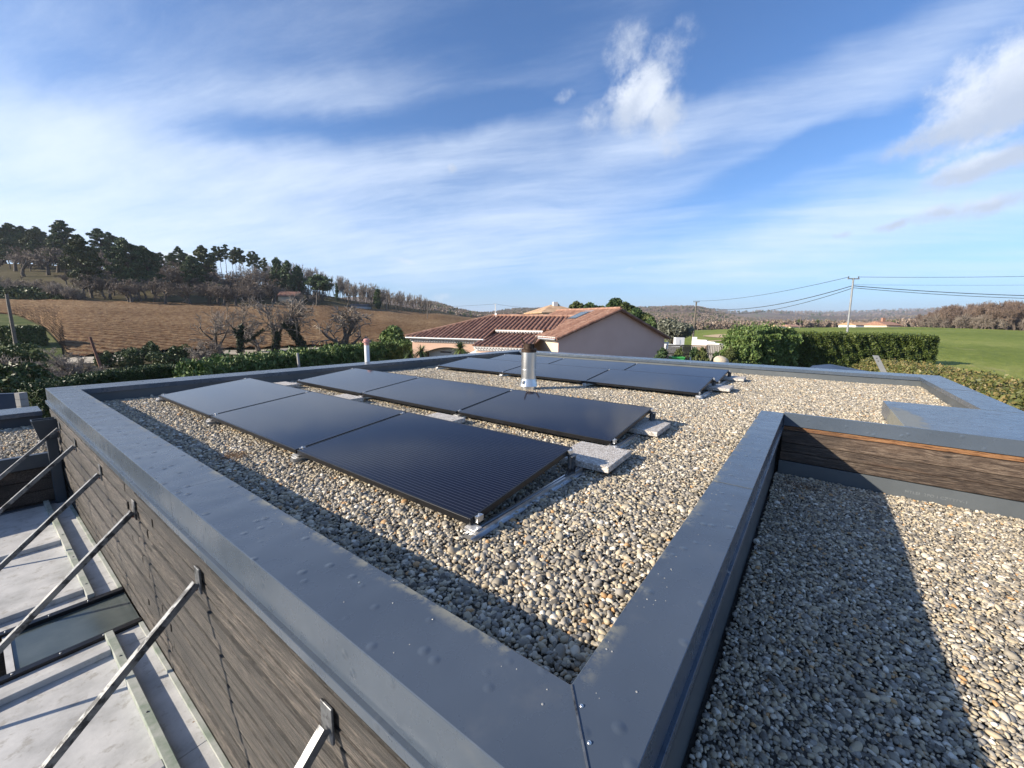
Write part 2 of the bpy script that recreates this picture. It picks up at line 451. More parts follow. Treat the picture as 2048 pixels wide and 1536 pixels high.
def m_leaf(name, a, c_, b_, rough=0.5, trans=0.25, island=True, noise_scale=0.6):
    mt, t, b = mat_new(name)
    g = t.n.new('ShaderNodeNewGeometry')
    oi = t.n.new('ShaderNodeObjectInfo').outputs['Random']
    f = t.math('ADD', t.math('MULTIPLY', g.outputs['Random Per Island'], 0.6), t.math('MULTIPLY', t.noise(g.outputs['Position'], noise_scale, 4), 0.55))
    f = t.math('ADD', f, t.math('MULTIPLY', t.math('SUBTRACT', oi, 0.5), 0.25))
    t.l.new(t.ramp(f, [(0.2, a), (0.55, c_), (0.9, b_)]), b.inputs['Base Color'])
    b.inputs['Roughness'].default_value = rough
    b.inputs['Specular IOR Level'].default_value = 0.25
    if trans:
        b.inputs['Transmission Weight'].default_value = 0.0
        b.inputs['Subsurface Weight'].default_value = 0.0
    return mt
m_leaf('pine_needles', (0.026, 0.050, 0.022), (0.062, 0.105, 0.040), (0.120, 0.165, 0.058), noise_scale=0.25)
m_leaf('pine_needles_olive', (0.036, 0.054, 0.020), (0.085, 0.108, 0.036), (0.150, 0.165, 0.060), noise_scale=0.25)
m_leaf('thuja', (0.022, 0.040, 0.011), (0.068, 0.098, 0.022), (0.145, 0.170, 0.042), noise_scale=1.3)
m_leaf('laurel', (0.036, 0.070, 0.020), (0.100, 0.158, 0.042), (0.200, 0.255, 0.085), noise_scale=1.0)
m_leaf('clipped_dark', (0.018, 0.036, 0.013), (0.048, 0.078, 0.023), (0.105, 0.132, 0.040), noise_scale=1.2)
m_leaf('ivy', (0.010, 0.022, 0.010), (0.024, 0.046, 0.018), (0.050, 0.080, 0.030))
m_leaf('olive_leaf', (0.075, 0.085, 0.060), (0.150, 0.160, 0.120), (0.235, 0.240, 0.185))
m_leaf('palm_leaf', (0.030, 0.055, 0.014), (0.085, 0.120, 0.035), (0.180, 0.205, 0.075))
m_leaf('autumn_hedge', (0.045, 0.060, 0.018), (0.115, 0.125, 0.036), (0.250, 0.185, 0.080), noise_scale=1.6)
m_leaf('yellow_grass', (0.16, 0.14, 0.065), (0.27, 0.235, 0.12), (0.38, 0.33, 0.19))
m_leaf('twig_brown', (0.085, 0.066, 0.052), (0.148, 0.116, 0.092), (0.225, 0.180, 0.140), noise_scale=0.2)
m_leaf('twig_grey', (0.13, 0.105, 0.085), (0.215, 0.180, 0.148), (0.31, 0.265, 0.215), noise_scale=0.2)
m_leaf('twig_russet', (0.105, 0.074, 0.058), (0.180, 0.132, 0.102), (0.270, 0.200, 0.150), noise_scale=0.15)
m_leaf('twig_far', (0.165, 0.130, 0.105), (0.245, 0.190, 0.150), (0.33, 0.26, 0.195), noise_scale=0.02)
m_leaf('birch_bark', (0.30, 0.27, 0.24), (0.42, 0.39, 0.35), (0.54, 0.51, 0.47))
plain('bark', [(0.3, (0.055, 0.043, 0.034)), (0.7, (0.130, 0.104, 0.083))], 3, 0.9, bumpk=.5, bscale=12, bdist=.03)

def m_render_wall(name, a, b_):
    return plain(name, [(0.3, a), (0.7, b_)], 0.9, 0.9, bumpk=0.35, bscale=45, bdist=0.01)
m_render_wall('pink_render', (0.50, 0.335, 0.250), (0.58, 0.40, 0.305))
m_render_wall('cream_render', (0.60, 0.50, 0.37), (0.68, 0.58, 0.44))
m_render_wall('mauve_render', (0.70, 0.465, 0.375), (0.76, 0.52, 0.425))
def m_tile(name, cols, scale=3.2):
    mt, t, b = mat_new(name)
    v = coords(t, 'World')
    oi = t.n.new('ShaderNodeObjectInfo').outputs['Random']
    f = t.math('ADD', t.math('MULTIPLY', t.noise(v, scale, 5, 0.65), 0.85), t.math('MULTIPLY', oi, 0.15))
    t.l.new(t.ramp(f, cols), b.inputs['Base Color'])
    b.inputs['Roughness'].default_value = 0.8
m_tile('tile_brown', [(0.3, (0.105, 0.050, 0.036)), (0.5, (0.215, 0.108, 0.075)), (0.7, (0.33, 0.19, 0.135))])
m_tile('tile_orange', [(0.3, (0.19, 0.095, 0.064)), (0.5, (0.32, 0.175, 0.118)), (0.7, (0.44, 0.285, 0.205))])
m_tile('tile_mixed', [(0.3, (0.24, 0.12, 0.07)), (0.5, (0.42, 0.26, 0.14)), (0.7, (0.55, 0.40, 0.26))], 1.4)

# ground materials
def m_plough():
    mt, t, b = mat_new('ploughed_soil')
    v = coords(t, 'World')
    at = t.n.new('ShaderNodeAttribute'); at.attribute_name = 'ridge'
    rd = at.outputs['Fac']
    f = t.noise(v, 0.045, 4)
    g = t.noise(v, 1.3, 5, 0.72)
    k = t.math('ADD', t.math('MULTIPLY', f, 0.40), t.math('MULTIPLY', g, 0.60))
    straw = t.ramp(k, [(0.36, (0.105, 0.062, 0.034)), (0.5, (0.172, 0.110, 0.060)), (0.64, (0.255, 0.178, 0.102))])
    soil = t.ramp(k, [(0.36, (0.060, 0.028, 0.014)), (0.64, (0.130, 0.066, 0.034))])
    mk = t.smooth(t.math('ADD', rd, t.math('MULTIPLY', t.math('SUBTRACT', g, 0.5), 0.9)), 0.30, 0.62)
    t.l.new(t.mix(mk, soil, straw), b.inputs['Base Color'])
    b.inputs['Roughness'].default_value = 1.0
    b.inputs['Specular IOR Level'].default_value = 0.1
    bump(t, b, g, 0.7, 0.2)
m_plough()
def m_field():
    mt, t, b = mat_new('young_crop')
    v = coords(t, 'World')
    f = t.noise(t.mapv(v, (1, 1, 1)), 0.035, 5, 0.62)
    g = t.noise(v, 1.1, 6, 0.72)
    k = t.math('ADD', t.math('MULTIPLY', f, 0.5), t.math('MULTIPLY', g, 0.5))
    c = t.ramp(k, [(0.36, (0.095, 0.128, 0.024)), (0.5, (0.160, 0.200, 0.034)), (0.64, (0.250, 0.272, 0.070))])
    dry = t.smooth(t.noise(t.mapv(v, (0.5, 1.6, 1), (0, 0, R(35))), 0.22, 5, 0.7), 0.60, 0.76)
    c = t.mix(t.math('MULTIPLY', dry, 0.65), c, (0.34, 0.30, 0.13))
    t.l.new(c, b.inputs['Base Color'])
    b.inputs['Roughness'].default_value = 0.9
    b.inputs['Specular IOR Level'].default_value = 0.15
    bump(t, b, t.noise(v, 5, 5, 0.7), 0.8, 0.10)
m_field()
plain('lawn', [(0.3, (0.040, 0.062, 0.016)), (0.5, (0.080, 0.098, 0.028)), (0.7, (0.16, 0.15, 0.06))], 0.25, 0.95, bumpk=.6, bscale=6, bdist=.06, spec=.1)
plain('rough_ground', [(0.3, (0.040, 0.042, 0.017)), (0.5, (0.078, 0.065, 0.033)), (0.7, (0.13, 0.108, 0.058))], 0.06, 1.0, bumpk=.7, bscale=2, bdist=.2, spec=.1, detail=8)
plain('far_land', [(0.30, (0.080, 0.080, 0.040)), (0.45, (0.130, 0.098, 0.072)), (0.58, (0.150, 0.110, 0.080)), (0.72, (0.135, 0.140, 0.060))], 0.006, 1.0, spec=.05, detail=10)
plain('track_gravel', [(0.3, (0.36, 0.31, 0.23)), (0.7, (0.50, 0.44, 0.34))], 0.8, 1.0, bumpk=.4, bscale=9, bdist=.03)
plain('sandy_soil', [(0.3, (0.38, 0.27, 0.14)), (0.7, (0.52, 0.40, 0.24))], 0.1, 1.0)

# ------------------------------------------------------------------ mesh helpers
class MB:
    def __init__(s):
        s.v = []; s.f = []
    def add(s, vs, fs):
        o = len(s.v)
        s.v += [tuple(p) for p in vs]
        s.f += [tuple(i+o for i in f) for f in fs]
        return s
    def box(s, x0, x1, y0, y1, z0, z1):
        return s.add([(x0, y0, z0), (x1, y0, z0), (x1, y1, z0), (x0, y1, z0), (x0, y0, z1), (x1, y0, z1), (x1, y1, z1), (x0, y1, z1)],
                     [(3, 2, 1, 0), (4, 5, 6, 7), (0, 1, 5, 4), (1, 2, 6, 5), (2, 3, 7, 6), (3, 0, 4, 7)])
    def obox(s, o, a, b, c):
        """box from corner o along vectors a, b, c (right handed)"""
        o, a, b, c = map(Vector, (o, a, b, c))
        P = [o, o+a, o+a+b, o+b, o+c, o+a+c, o+a+b+c, o+b+c]
        return s.add(P, [(3, 2, 1, 0), (4, 5, 6, 7), (0, 1, 5, 4), (1, 2, 6, 5), (2, 3, 7, 6), (3, 0, 4, 7)])
    def prism(s, poly, z0, z1):
        """vertical prism over a counter-clockwise plan polygon"""
        n = len(poly)
        vs = [(x, y, z0) for x, y in poly]+[(x, y, z1) for x, y in poly]
        fs = [tuple(range(n-1, -1, -1)), tuple(range(n, 2*n))]
        fs += [(i, (i+1) % n, n+(i+1) % n, n+i) for i in range(n)]
        return s.add(vs, fs)
    def slab(s, pts, thick):
        """polygon in space (seen counter-clockwise from outside) with thickness inward"""
        P = [Vector(p) for p in pts]
        n = (P[1]-P[0]).cross(P[2]-P[0]).normalized()
        k = len(P)
        vs = [p-n*thick for p in P]+P
        fs = [tuple(range(k-1, -1, -1)), tuple(range(k, 2*k))]
        fs += [(i, (i+1) % k, k+(i+1) % k, k+i) for i in range(k)]
        return s.add(vs, fs)
    def tube(s, p0, p1, r0, r1=None, n=10, caps=True):
        r1 = r0 if r1 is None else r1
        p0, p1 = Vector(p0), Vector(p1)
        d = (p1-p0).normalized()
        a = d.orthogonal().normalized(); b = d.cross(a)
        vs = []
        for p, r in ((p0, r0), (p1, r1)):
            vs += [p+(a*math.cos(2*math.pi*i/n)+b*math.sin(2*math.pi*i/n))*r for i in range(n)]
        fs = [(i, (i+1) % n, n+(i+1) % n, n+i) for i in range(n)]
        if caps:
            fs += [tuple(range(n-1, -1, -1)), tuple(range(n, 2*n))]
        return s.add(vs, fs)
    def lathe(s, cx, cy, prof, n=32):
        vs = []
        for r, z in prof:
            vs += [(cx+r*math.cos(2*math.pi*i/n), cy+r*math.sin(2*math.pi*i/n), z) for i in range(n)]
        fs = []
        for k in range(len(prof)-1):
            fs += [(k*n+i, k*n+(i+1) % n, (k+1)*n+(i+1) % n, (k+1)*n+i) for i in range(n)]
        return s.add(vs, fs)
    def mesh(s, name, bev=0.0, seg=2, smooth=False):
        me = bpy.data.meshes.new(name)
        me.from_pydata(s.v, [], s.f)
        if bev:
            bm = bmesh.new(); bm.from_mesh(me)
            bmesh.ops.bevel(bm, geom=list(bm.edges), offset=bev, segments=seg, affect='EDGES', profile=0.5, clamp_overlap=True)
            bm.to_mesh(me); bm.free()
        if smooth:
            me.polygons.foreach_set('use_smooth', [True]*len(me.polygons))
        me.update()
        return me
    def build(s, name, mt, parent=None, bev=0.0, seg=2, smooth=False):
        return link(name, s.mesh(name, bev, seg, smooth), mt, parent)

def link(name, me, mt, parent=None):
    if mt is not None and len(me.materials) == 0:
        me.materials.append(MATS[mt])
    o = bpy.data.objects.new(name, me)
    COL.objects.link(o)
    if parent is not None:
        o.parent = parent
        o.matrix_parent_inverse = parent_inv(parent)
    return o
def world_of(o):
    l, r, s_ = o.location, o.rotation_euler, o.scale
    mm = Matrix.LocRotScale(l, r, s_)
    if o.parent:
        return world_of(o.parent) @ o.matrix_parent_inverse @ mm
    return mm
def parent_inv(p):
    return world_of(p).inverted()
def tag(o, label=None, cat=None, group=None, kind=None):
    if label: o['label'] = label
    if cat: o['category'] = cat
    if group: o['group'] = group
    if kind: o['kind'] = kind
    return o
def thing(name, label, cat, loc=(0, 0, 0), rotz=0.0, group=None):
    o = bpy.data.objects.new(name, None)
    o.empty_display_size = 0.2
    COL.objects.link(o)
    o.location = loc
    o.rotation_euler = (0, 0, rotz)
    return tag(o, label, cat, group)
def dup(src, loc, rotz=0.0, scale=(1, 1, 1), label=None, group=None):
    o = src.copy(); COL.objects.link(o)
    o.location = loc; o.rotation_euler = (0, 0, rotz); o.scale = scale
    tag(o, label, None, group)
    for ch in src.children:
        c = ch.copy(); COL.objects.link(c); c.parent = o
        for g in ch.children:
            q = g.copy(); COL.objects.link(q); q.parent = c
    return o
def np_mesh(name, V, Fc, smooth=False):
    """V (n,3), Fc (m,k) numpy arrays"""
    me = bpy.data.meshes.new(name)
    V = np.asarray(V, dtype=np.float32); Fc = np.asarray(Fc, dtype=np.int32)
    me.vertices.add(len(V)); me.vertices.foreach_set('co', V.ravel())
    k = Fc.shape[1]
    me.loops.add(Fc.size); me.loops.foreach_set('vertex_index', Fc.ravel())
    me.polygons.add(len(Fc))
    me.polygons.foreach_set('loop_start', np.arange(0, Fc.size, k, dtype=np.int32))
    if smooth:
        me.polygons.foreach_set('use_smooth', np.ones(len(Fc), dtype=bool))
    me.update(calc_edges=True)
    me.validate()
    return me
def joinN(parts):
    V = []; Fs = []; o = 0
    for v, f in parts:
        V.append(v); Fs.append(f+o); o += len(v)
    return np.concatenate(V), np.concatenate(Fs)

# ------------------------------------------------------------------ place helpers
HD = Vector((math.cos(YAW), math.sin(YAW), 0))
def ray(px, py):
    return Fv + RT*((px-1024)/FPX) - UP*((py-768)/FPX)
def W(px, py, d):
    """point seen at pixel (px, py), d metres out along the view heading"""
    r = ray(px, py)
    return Vector((0, 0, EYE)) + r*(d/r.dot(HD))
def hdv(deg):
    return Vector((math.cos(R(deg)), math.sin(R(deg)), 0))
def horizon(px):
    return 643+(px-1024)*12/1024

# terrain: columns by picture column; each row is (distance ahead, height)
def zpy(px, py, d):
    return W(px, py, d).z
TC = {}
def tcol(px, *kn):
    TC[px] = [(d, (zpy(px, y[0], d) if isinstance(y, tuple) else y)) for d, y in kn]
tcol(-1400, (0, -3.9), (20, -3.9), (36, -3.8), (60, 3.0), (100, 18.), (300, 20.), (1200, 30.), (4000, 60.))
tcol(-500, (0, -3.9), (20, -3.9), (36, -3.8), (85, (598,)), (140, (490,)), (300, 22.), (1200, 30.), (4000, 60.))
tcol(0, (0, -3.9), (20, -3.9), (36, -3.8), (95, (603,)), (150, (520,)), (300, 16.), (1200, 30.), (4000, 60.))
tcol(200, (0, -3.9), (20, -3.9), (40, -3.8), (100, (604,)), (155, (535,)), (300, 15.), (1200, 30.), (4000, 60.))
tcol(400, (0, -3.9), (20, -3.9), (48, -3.8), (110, (609,)), (160, (553,)), (300, 12.), (1200, 30.), (4000, 60.))
tcol(540, (0, -3.9), (20, -3.9), (56, -3.8), (118, (611,)), (165, (570,)), (300, 10.), (1200, 40.), (4000, 60.))
tcol(640, (0, -3.9), (20, -3.9), (61, -3.7), (128, (613,)), (172, (588,)), (320, 8.), (1200, 55.), (4000, 60.))
tcol(760, (0, -3.8), (20, -3.8), (66, -3.6), (150, (620,)), (190, (606,)), (340, 5.), (1100, (596,)), (4000, 60.))
tcol(860, (0, -3.6), (20, -3.6), (70, -3.4), (165, (627,)), (200, (619,)), (340, 3.), (1000, (606,)), (4000, 70.))
tcol(960, (0, -3.4), (20, -3.4), (75, -3.0), (180, (635,)), (230, (634,)), (400, 1.), (1100, (628,)), (4000, 70.))
tcol(1050, (0, -3.2), (20, -3.2), (75, -2.6), (180, (640,)), (230, (640,)), (400, -2.), (1300, (618,)), (4000, 70.))
tcol(1200, (0, -3.0), (20, -3.0), (75, -2.4), (180, (650,)), (230, (652,)), (420, -4.), (1300, (620,)), (4000, 70.))
tcol(1380, (0, -2.9), (20, -2.9), (60, -2.6), (140, (661,)), (200, (662,)), (420, -5.), (1100, (618,)), (4000, (624,)))
tcol(1480, (0, -2.7), (20, -2.6), (60, -2.3), (150, (658,)), (200, (660,)), (420, -6.), (1200, (636,)), (4200, (629,)))
tcol(1600, (0, -2.5), (20, -2.4), (60, -1.9), (150, (653,)), (200, (657,)), (420, -8.), (1500, (638,)), (4200, (625,)))
tcol(1700, (0, -2.4), (20, -2.2), (60, -1.3), (140, (652,)), (200, (657,)), (420, -8.), (1500, (640,)), (4200, (624,)))
tcol(1820, (0, -2.3), (20, -2.1), (60, -1.1), (130, (652,)), (200, (654,)), (420, -4.), (1500, (634,)), (4200, (620,)))
tcol(1930, (0, -2.3), (20, -2.1), (60, -1.1), (115, (656,)), (200, (646,)), (420, 8.), (1500, (626,)), (4200, (618,)))
tcol(2060, (0, -2.3), (20, -2.1), (60, -1.2), (100, (662,)), (200, (640,)), (420, 12.), (1500, 40.), (4200, 70.))
tcol(2500, (0, -2.3), (20, -2.1), (50, -1.2), (80, -0.4), (200, 5.), (420, 12.), (1500, 40.), (4200, 70.))
tcol(4200, (0, -2.6), (12, -2.4), (26, -1.6), (50, -0.6), (100, 2.), (250, 9.), (900, 30.), (2500, 60.))
phis = []; KR = []; KZ = []
for px in sorted(TC):
    ph = math.atan((px-1024)/FPX)
    phis.append(ph)
    KR.append([d/math.cos(ph) for d, z in TC[px]])
    KZ.append([z for d, z in TC[px]])
# behind the viewer: gently level land
for ph in (R(100), R(180)):
    phis.append(ph); KR.append([0, 20, 50, 100, 200, 420, 1500, 4200]); KZ.append([-3.0, -3.0, -3.0, -2.0, 2, 8, 30, 60])
for ph in (R(-100), R(-180)):
    phis.insert(0, ph); KR.insert(0, [0, 20, 50, 100, 200, 420, 1500, 4200])
    KZ.insert(0, [-3.9, -3.9, -3.6, 0, 8, 14, 30, 60] if ph > R(-150) else [-3.0, -3.0, -3.0, -2.0, 2, 8, 30, 60])
phis = np.array(phis); KR = np.array(KR); KZ = np.array(KZ)
def zg(x, y):
    x = np.atleast_1d(np.asarray(x, float)); y = np.atleast_1d(np.asarray(y, float))
    e_ = x*Rt.x+y*Rt.y; n_ = x*HD.x+y*HD.y
    ph = np.arctan2(e_, n_); r = np.hypot(x, y)
    i = np.clip(np.searchsorted(phis, ph)-1, 0, len(phis)-2)
    f = (ph-phis[i])/(phis[i+1]-phis[i]); f = np.clip(f, 0, 1); f = f*f*(3-2*f)
    kr = KR[i]*(1-f)[:, None]+KR[i+1]*f[:, None]
    kz = KZ[i]*(1-f)[:, None]+KZ[i+1]*f[:, None]
    out = np.empty(len(x))
    j = np.clip((kr <= r[:, None]).sum(1)-1, 0, kr.shape[1]-2)
    a = np.arange(len(x))
    t_ = (r-kr[a, j])/np.maximum(kr[a, j+1]-kr[a, j], 1e-6)
    t_ = np.clip(t_, 0, 1)
    out = kz[a, j]*(1-t_)+kz[a, j+1]*t_
    # small natural unevenness growing with distance
    amp = np.clip((r-60)/400, 0, 1)
    out = out+amp*(1.2*np.sin(x*0.021+y*0.013)+0.8*np.sin(x*0.05-y*0.037+1.3))+np.clip((r-600)/1500, 0, 1)*(9*np.sin(x*0.004-y*0.0065)+5*np.sin(x*0.011+y*0.008))
    return out
def zg1(x, y):
    return float(zg(x, y)[0])
def G(px, d, dz=0.0):
    """point on the ground in picture column px, d metres ahead"""
    r = ray(px, horizon(px)); k = d/r.dot(HD)
    x, y = r.x*k, r.y*k
    return Vector((x, y, zg1(x, y)+dz))

# ================================================================== SETTING
def interp(tab):
    xs = [a for a, b in tab]; ys = [b for a, b in tab]
    return lambda q: np.interp(q, xs, ys)
def grid_faces(nr, nc, wrap=False):
    i, j = np.meshgrid(np.arange(nr-1), np.arange(nc if wrap else nc-1), indexing='ij')
    j2 = (j+1) % nc
    a = i*nc+j; b = i*nc+j2; c = (i+1)*nc+j2; d = (i+1)*nc+j
    return np.stack([a, b, c, d], -1).reshape(-1, 4)
# ground: one sheet out to the far hills
rad = np.concatenate([[0.01, 4, 8], np.geomspace(12, 4700, 150)])
phi_ = np.concatenate([np.linspace(-math.pi, R(-62), 40, endpoint=False), np.linspace(R(-62), R(62), 260, endpoint=False), np.linspace(R(62), math.pi, 40, endpoint=False)])
PH, RR = np.meshgrid(phi_, rad)
gx = RR*(np.sin(PH)*Rt.x+np.cos(PH)*HD.x); gy = RR*(np.sin(PH)*Rt.y+np.cos(PH)*HD.y)
gz = zg(gx.ravel(), gy.ravel())
Vg = np.stack([gx.ravel(), gy.ravel(), gz], 1)
Fg = grid_faces(len(rad), len(phi_), True)[:, ::-1]
me = np_mesh('ground', Vg, Fg, True)
me.materials.append(MATS['rough_ground']); me.materials.append(MATS['far_land'])
fr = np.hypot(Vg[Fg[:, 0], 0], Vg[Fg[:, 0], 1])
me.polygons.foreach_set('material_index', (fr > 330).astype(np.int32))
tag(link('ground', me, None), kind='structure')

def sheet(name, px0, px1, nc, dn, df, nr, mt, off=0.06, relief=None, power=1.0, label=None, kind='structure'):
    pxs = np.linspace(px0, px1, nc)
    T = np.linspace(0, 1, nr)**power
    a, b = dn(pxs), df(pxs)
    Dd = a[None, :]+(b-a)[None, :]*T[:, None]
    u = (pxs-1024)/FPX
    gx = Dd*(HD.x+u[None, :]*Rt.x); gy = Dd*(HD.y+u[None, :]*Rt.y)
    z = zg(gx.ravel(), gy.ravel()).reshape(Dd.shape)+off
    if relief is not None:
        z = z+relief(Dd, gx, gy)
    V = np.stack([gx.ravel(), gy.ravel(), z.ravel()], 1)
    F_ = grid_faces(nr, nc)[:, ::-1]
    o = link(name, np_mesh(name, V, F_, True), mt)
    return tag(o, kind=kind)
f_near = interp([(-700, 73), (40, 73), (90, 61), (124, 47), (132, 41.5), (200, 44), (400, 52), (540, 59), (640, 64), (760, 69), (860, 73), (1000, 78)])
f_far = interp([(-700, 80), (-500, 85), (0, 95), (200, 100), (400, 110), (540, 118), (640, 128), (760, 150), (860, 165), (960, 180), (1000, 182)])
def furrow(Dd, gx, gy):
    ph = (Dd+0.25*np.sin(gx*0.11)+0.2*np.sin(gy*0.07+1)) / 1.9
    s = np.abs(((ph % 1.0)-0.5)*2)
    furrow.last = s
    k = 0.6+0.4*np.sin(gx*0.9+gy*1.7)*np.sin(gx*2.3-gy*0.8)
    return 0.30*s*(0.75+0.25*k)+rng.normal(0, 0.035, Dd.shape)
fo_ = sheet('ploughed_field', -700, 1010, 330, f_near, f_far, 420, 'ploughed_soil', 0.10, furrow, 1.15)
at_ = fo_.data.attributes.new('ridge', 'FLOAT', 'POINT')
at_.data.foreach_set('value', furrow.last.astype(np.float32).ravel())
trk = interp([(-700, 36.5), (0, 36.5), (200, 40.5), (400, 48.5), (540, 55.5), (640, 60), (760, 64.5), (860, 68.5), (1000, 73)])
sheet('track', -300, 980, 200, trk, lambda q: trk(q)+2.6, 4, 'track_gravel', 0.07)
sheet('lawn', -420, 122, 70, lambda q: np.full_like(q, 30.0), interp([(-420, 72), (40, 72), (90, 60), (122, 46)]), 26, 'lawn', 0.09)
gr_near = interp([(1290, 52), (1450, 44), (1480, 31), (1850, 30), (1900, 21), (2048, 13), (2700, 8)])
gr_far = interp([(1290, 130), (1380, 140), (1480, 150), (1600, 150), (1700, 140), (1820, 130), (1930, 115), (2060, 100), (2500, 80), (2700, 75)])
sheet('green_field', 1290, 2700, 220, gr_near, gr_far, 120, 'young_crop', 0.06, lambda D_, x, y: rng.normal(0, 0.02, D_.shape), 1.6)
sheet('bare_patch', 1402, 1478, 14, interp([(1402, 92), (1430, 84), (1478, 82)]), interp([(1402, 95), (1430, 100), (1478, 100)]), 6, 'sandy_soil', 0.16)
sheet('verge', 1405, 1482, 12, lambda q: np.full_like(q, 72.0), lambda q: np.full_like(q, 74.0), 4, 'sandy_soil', 0.16)

# ================================================================== THE HOUSE WITH THE FLAT ROOFS
XAo, XAi, YAo, YAi = 0.54, 0.79, 7.50, 7.05
XBi, XBo, YCi, YCo = 9.80, 10.35, -1.47, -1.80
YDi, YDo, XE = 0.398, 0.20, 4.77
ZG = -0.175                    # gravel level, main roof
ZL = -0.61                     # gravel level, lower roof on the right
ZD = -1.30                     # canopy sheets
house = thing('flat_roofed_house', 'flat roofed house with grey metal parapet caps and weathered board cladding, foreground', 'house', (5, 3, -3.9))

core = MB()
core.prism([(XAo+.06, YDo+.05), (XE+.07, YDo+.05), (XE+.07, -2.85), (6.36, -2.85), (6.36, YCo+.06), (XBo-.06, YCo+.06), (XBo-.06, YAo-.06), (XAo+.06, YAo-.06)], -4.1, ZG-0.03)
core.build('wall', 'weathered_wood', house)
low = MB()
low.prism([(0.62, -4.6), (XE+.05, -4.6), (XE+.05, YDo+.04), (0.62, YDo+.04)], -4.1, ZL-0.03)
low.build('lower_roof', 'stone_bed', house)
MB().prism([(XAi-.05, YDi-.05), (XE+.06, YDi-.05), (XE+.06, -1.5), (XBi+.02, -1.5), (XBi+.02, YAi+.05), (XAi-.05, YAi+.05)], ZG-0.028, ZG-0.014).build('roof_bed', 'stone_bed', house)
MB().prism([(0.63, -4.5), (XE, -4.5), (XE, YDo), (0.63, YDo)], ZL-0.028, ZL-0.014).build('roof_bed', 'stone_bed', house)

def upstand(x0, x1, y0, y1, z0=ZG-0.06, z1=-0.014):
    return MB().box(x0, x1, y0, y1, z0, z1).build('parapet', 'flashing', house)
upstand(XAo+.03, XAi-.03, YDi-.10, YAo-.03)
upstand(XAi-.03, XBo-.03, YAi+.025, YAo-.03)
upstand(XBi+.025, XBo-.03, YCo+.03, YAi+.025)
upstand(6.38, XBi+.025, YCo+.03, YCi-.025)
upstand(XAi-.03, XE+.01, YDo+.03, YDi-.03, ZL-.05)

def coping(o0, o1, i1, i0, lo, li, name='coping_sheet'):
    """folded metal cap between outer edge o0-o1 and inner edge i0-i1"""
    o0, o1, i0, i1 = [Vector((*p, 0)) for p in (o0, o1, i0, i1)]
    wd = (i0-o0).length
    e = 0.004
    sec = [(0, -lo), (0, -e), (e*.3, -e*.3), (e, 0), (wd-e, 0), (wd-e*.3, -e*.3), (wd, -e), (wd, -li), (wd-.006, -li), (wd-.006, -.010), (.006, -.010), (.006, -lo)]
    mb = MB()
    n = len(sec)
    L_ = max((o1-o0).length, 0.01)
    ns = max(2, int(L_/0.35))
    vs = []
    for k in range(ns+1):
        t_ = k/ns
        for u, z in sec:
            a = o0.lerp(i0, u/wd); b = o1.lerp(i1, u/wd)
            p = a.lerp(b, t_)
            vs.append((p.x, p.y, z))
    fs = []
    for k in range(ns):
        fs += [(k*n+i, k*n+(i+1) % n, (k+1)*n+(i+1) % n, (k+1)*n+i) for i in range(n)]
    fs += [tuple(range(n-1, -1, -1)), tuple(ns*n+i for i in range(n))]
    mb.add(vs, fs)
    me = mb.mesh(name)
    bm = bmesh.new(); bm.from_mesh(me); bmesh.ops.recalc_face_normals(bm, faces=list(bm.faces)); bm.to_mesh(me); bm.free()
    return link(name, me, 'coated_zinc', house)
G2 = 0.0012
def along_y(xo, xi, cuts, lo, li):
    for (ya, yao), (yb, ybo) in zip(cuts[:-1], cuts[1:]):
        # (inner y, outer y) pairs at both ends
        coping((xo, yao+G2), (xo, ybo-G2), (xi, yb-G2), (xi, ya+G2), lo, li)
def along_x(yo, yi, cuts, lo, li):
    for (xa, xao), (xb, xbo) in zip(cuts[:-1], cuts[1:]):
        coping((xao+G2, yo), (xbo-G2, yo), (xb-G2, yi), (xa+G2, yi), lo, li)
along_y(XAo, XAi, [(YDi, YDo), (2.55, 2.55), (5.0, 5.0), (YAi, YAo)], 0.15, 0.06)
along_x(YAo, YAi, [(XAi, XAo), (2.9, 2.9), (5.15, 5.15), (7.6, 7.6), (XBi, XBo)], 0.12, 0.06)
along_y(XBo, XBi, [(YCi, YCo), (0.9, 0.9), (3.2, 3.2), (5.4, 5.4), (YAi, YAo)], 0.12, 0.06)
along_x(YCo, YCi, [(6.42, 6.42), (8.2, 8.2), (XBi, XBo)], 0.12, 0.06)
along_x(YDo, YDi, [(XAi, XAo), (2.45, 2.45), (XE+.03, XE+.03)], 0.115, 0.06)
# standing joints between the sheets
def joint(x0, x1, y0, y1):
    MB().box(x0, x1, y0, y1, 0.0004, 0.0035).build('joint_strip', 'coated_zinc', house)
for x in (2.9, 5.15, 7.6): joint(x-.018, x+.018, YAi+.002, YAo-.002)
for y in (0.9, 3.2, 5.4): joint(XBi+.002, XBo-.002, y-.018, y+.018)
joint(2.43, 2.466, YDo+.002, YDi-.002)
joint(8.18, 8.216, YCo+.002, YCi-.002)
# mitre seam with rivets at the near corner
a_ = Vector((XAo, YDo, 0)); b_ = Vector((XAi, YDi, 0)); dd = (b_-a_).normalized(); nn = Vector((-dd.y, dd.x, 0))
sv = MB(); sv.obox(a_+dd*.01-nn*.002+Vector((0, 0, .0003)), dd*((b_-a_).length-.012), nn*.004, Vector((0, 0, .002)))
sv.build('mitre_seam', 'galvanised_steel', house)
for t_ in (0.14, 0.34, 0.56, 0.82):
    p = a_.lerp(b_, t_)-nn*.014
    MB().lathe(p.x, p.y, [(0.0048, 0.0004), (0.0046, 0.0018), (0.003, 0.0030), (0.0004, 0.0034)], 10).build('rivet', 'stainless', house, smooth=True)
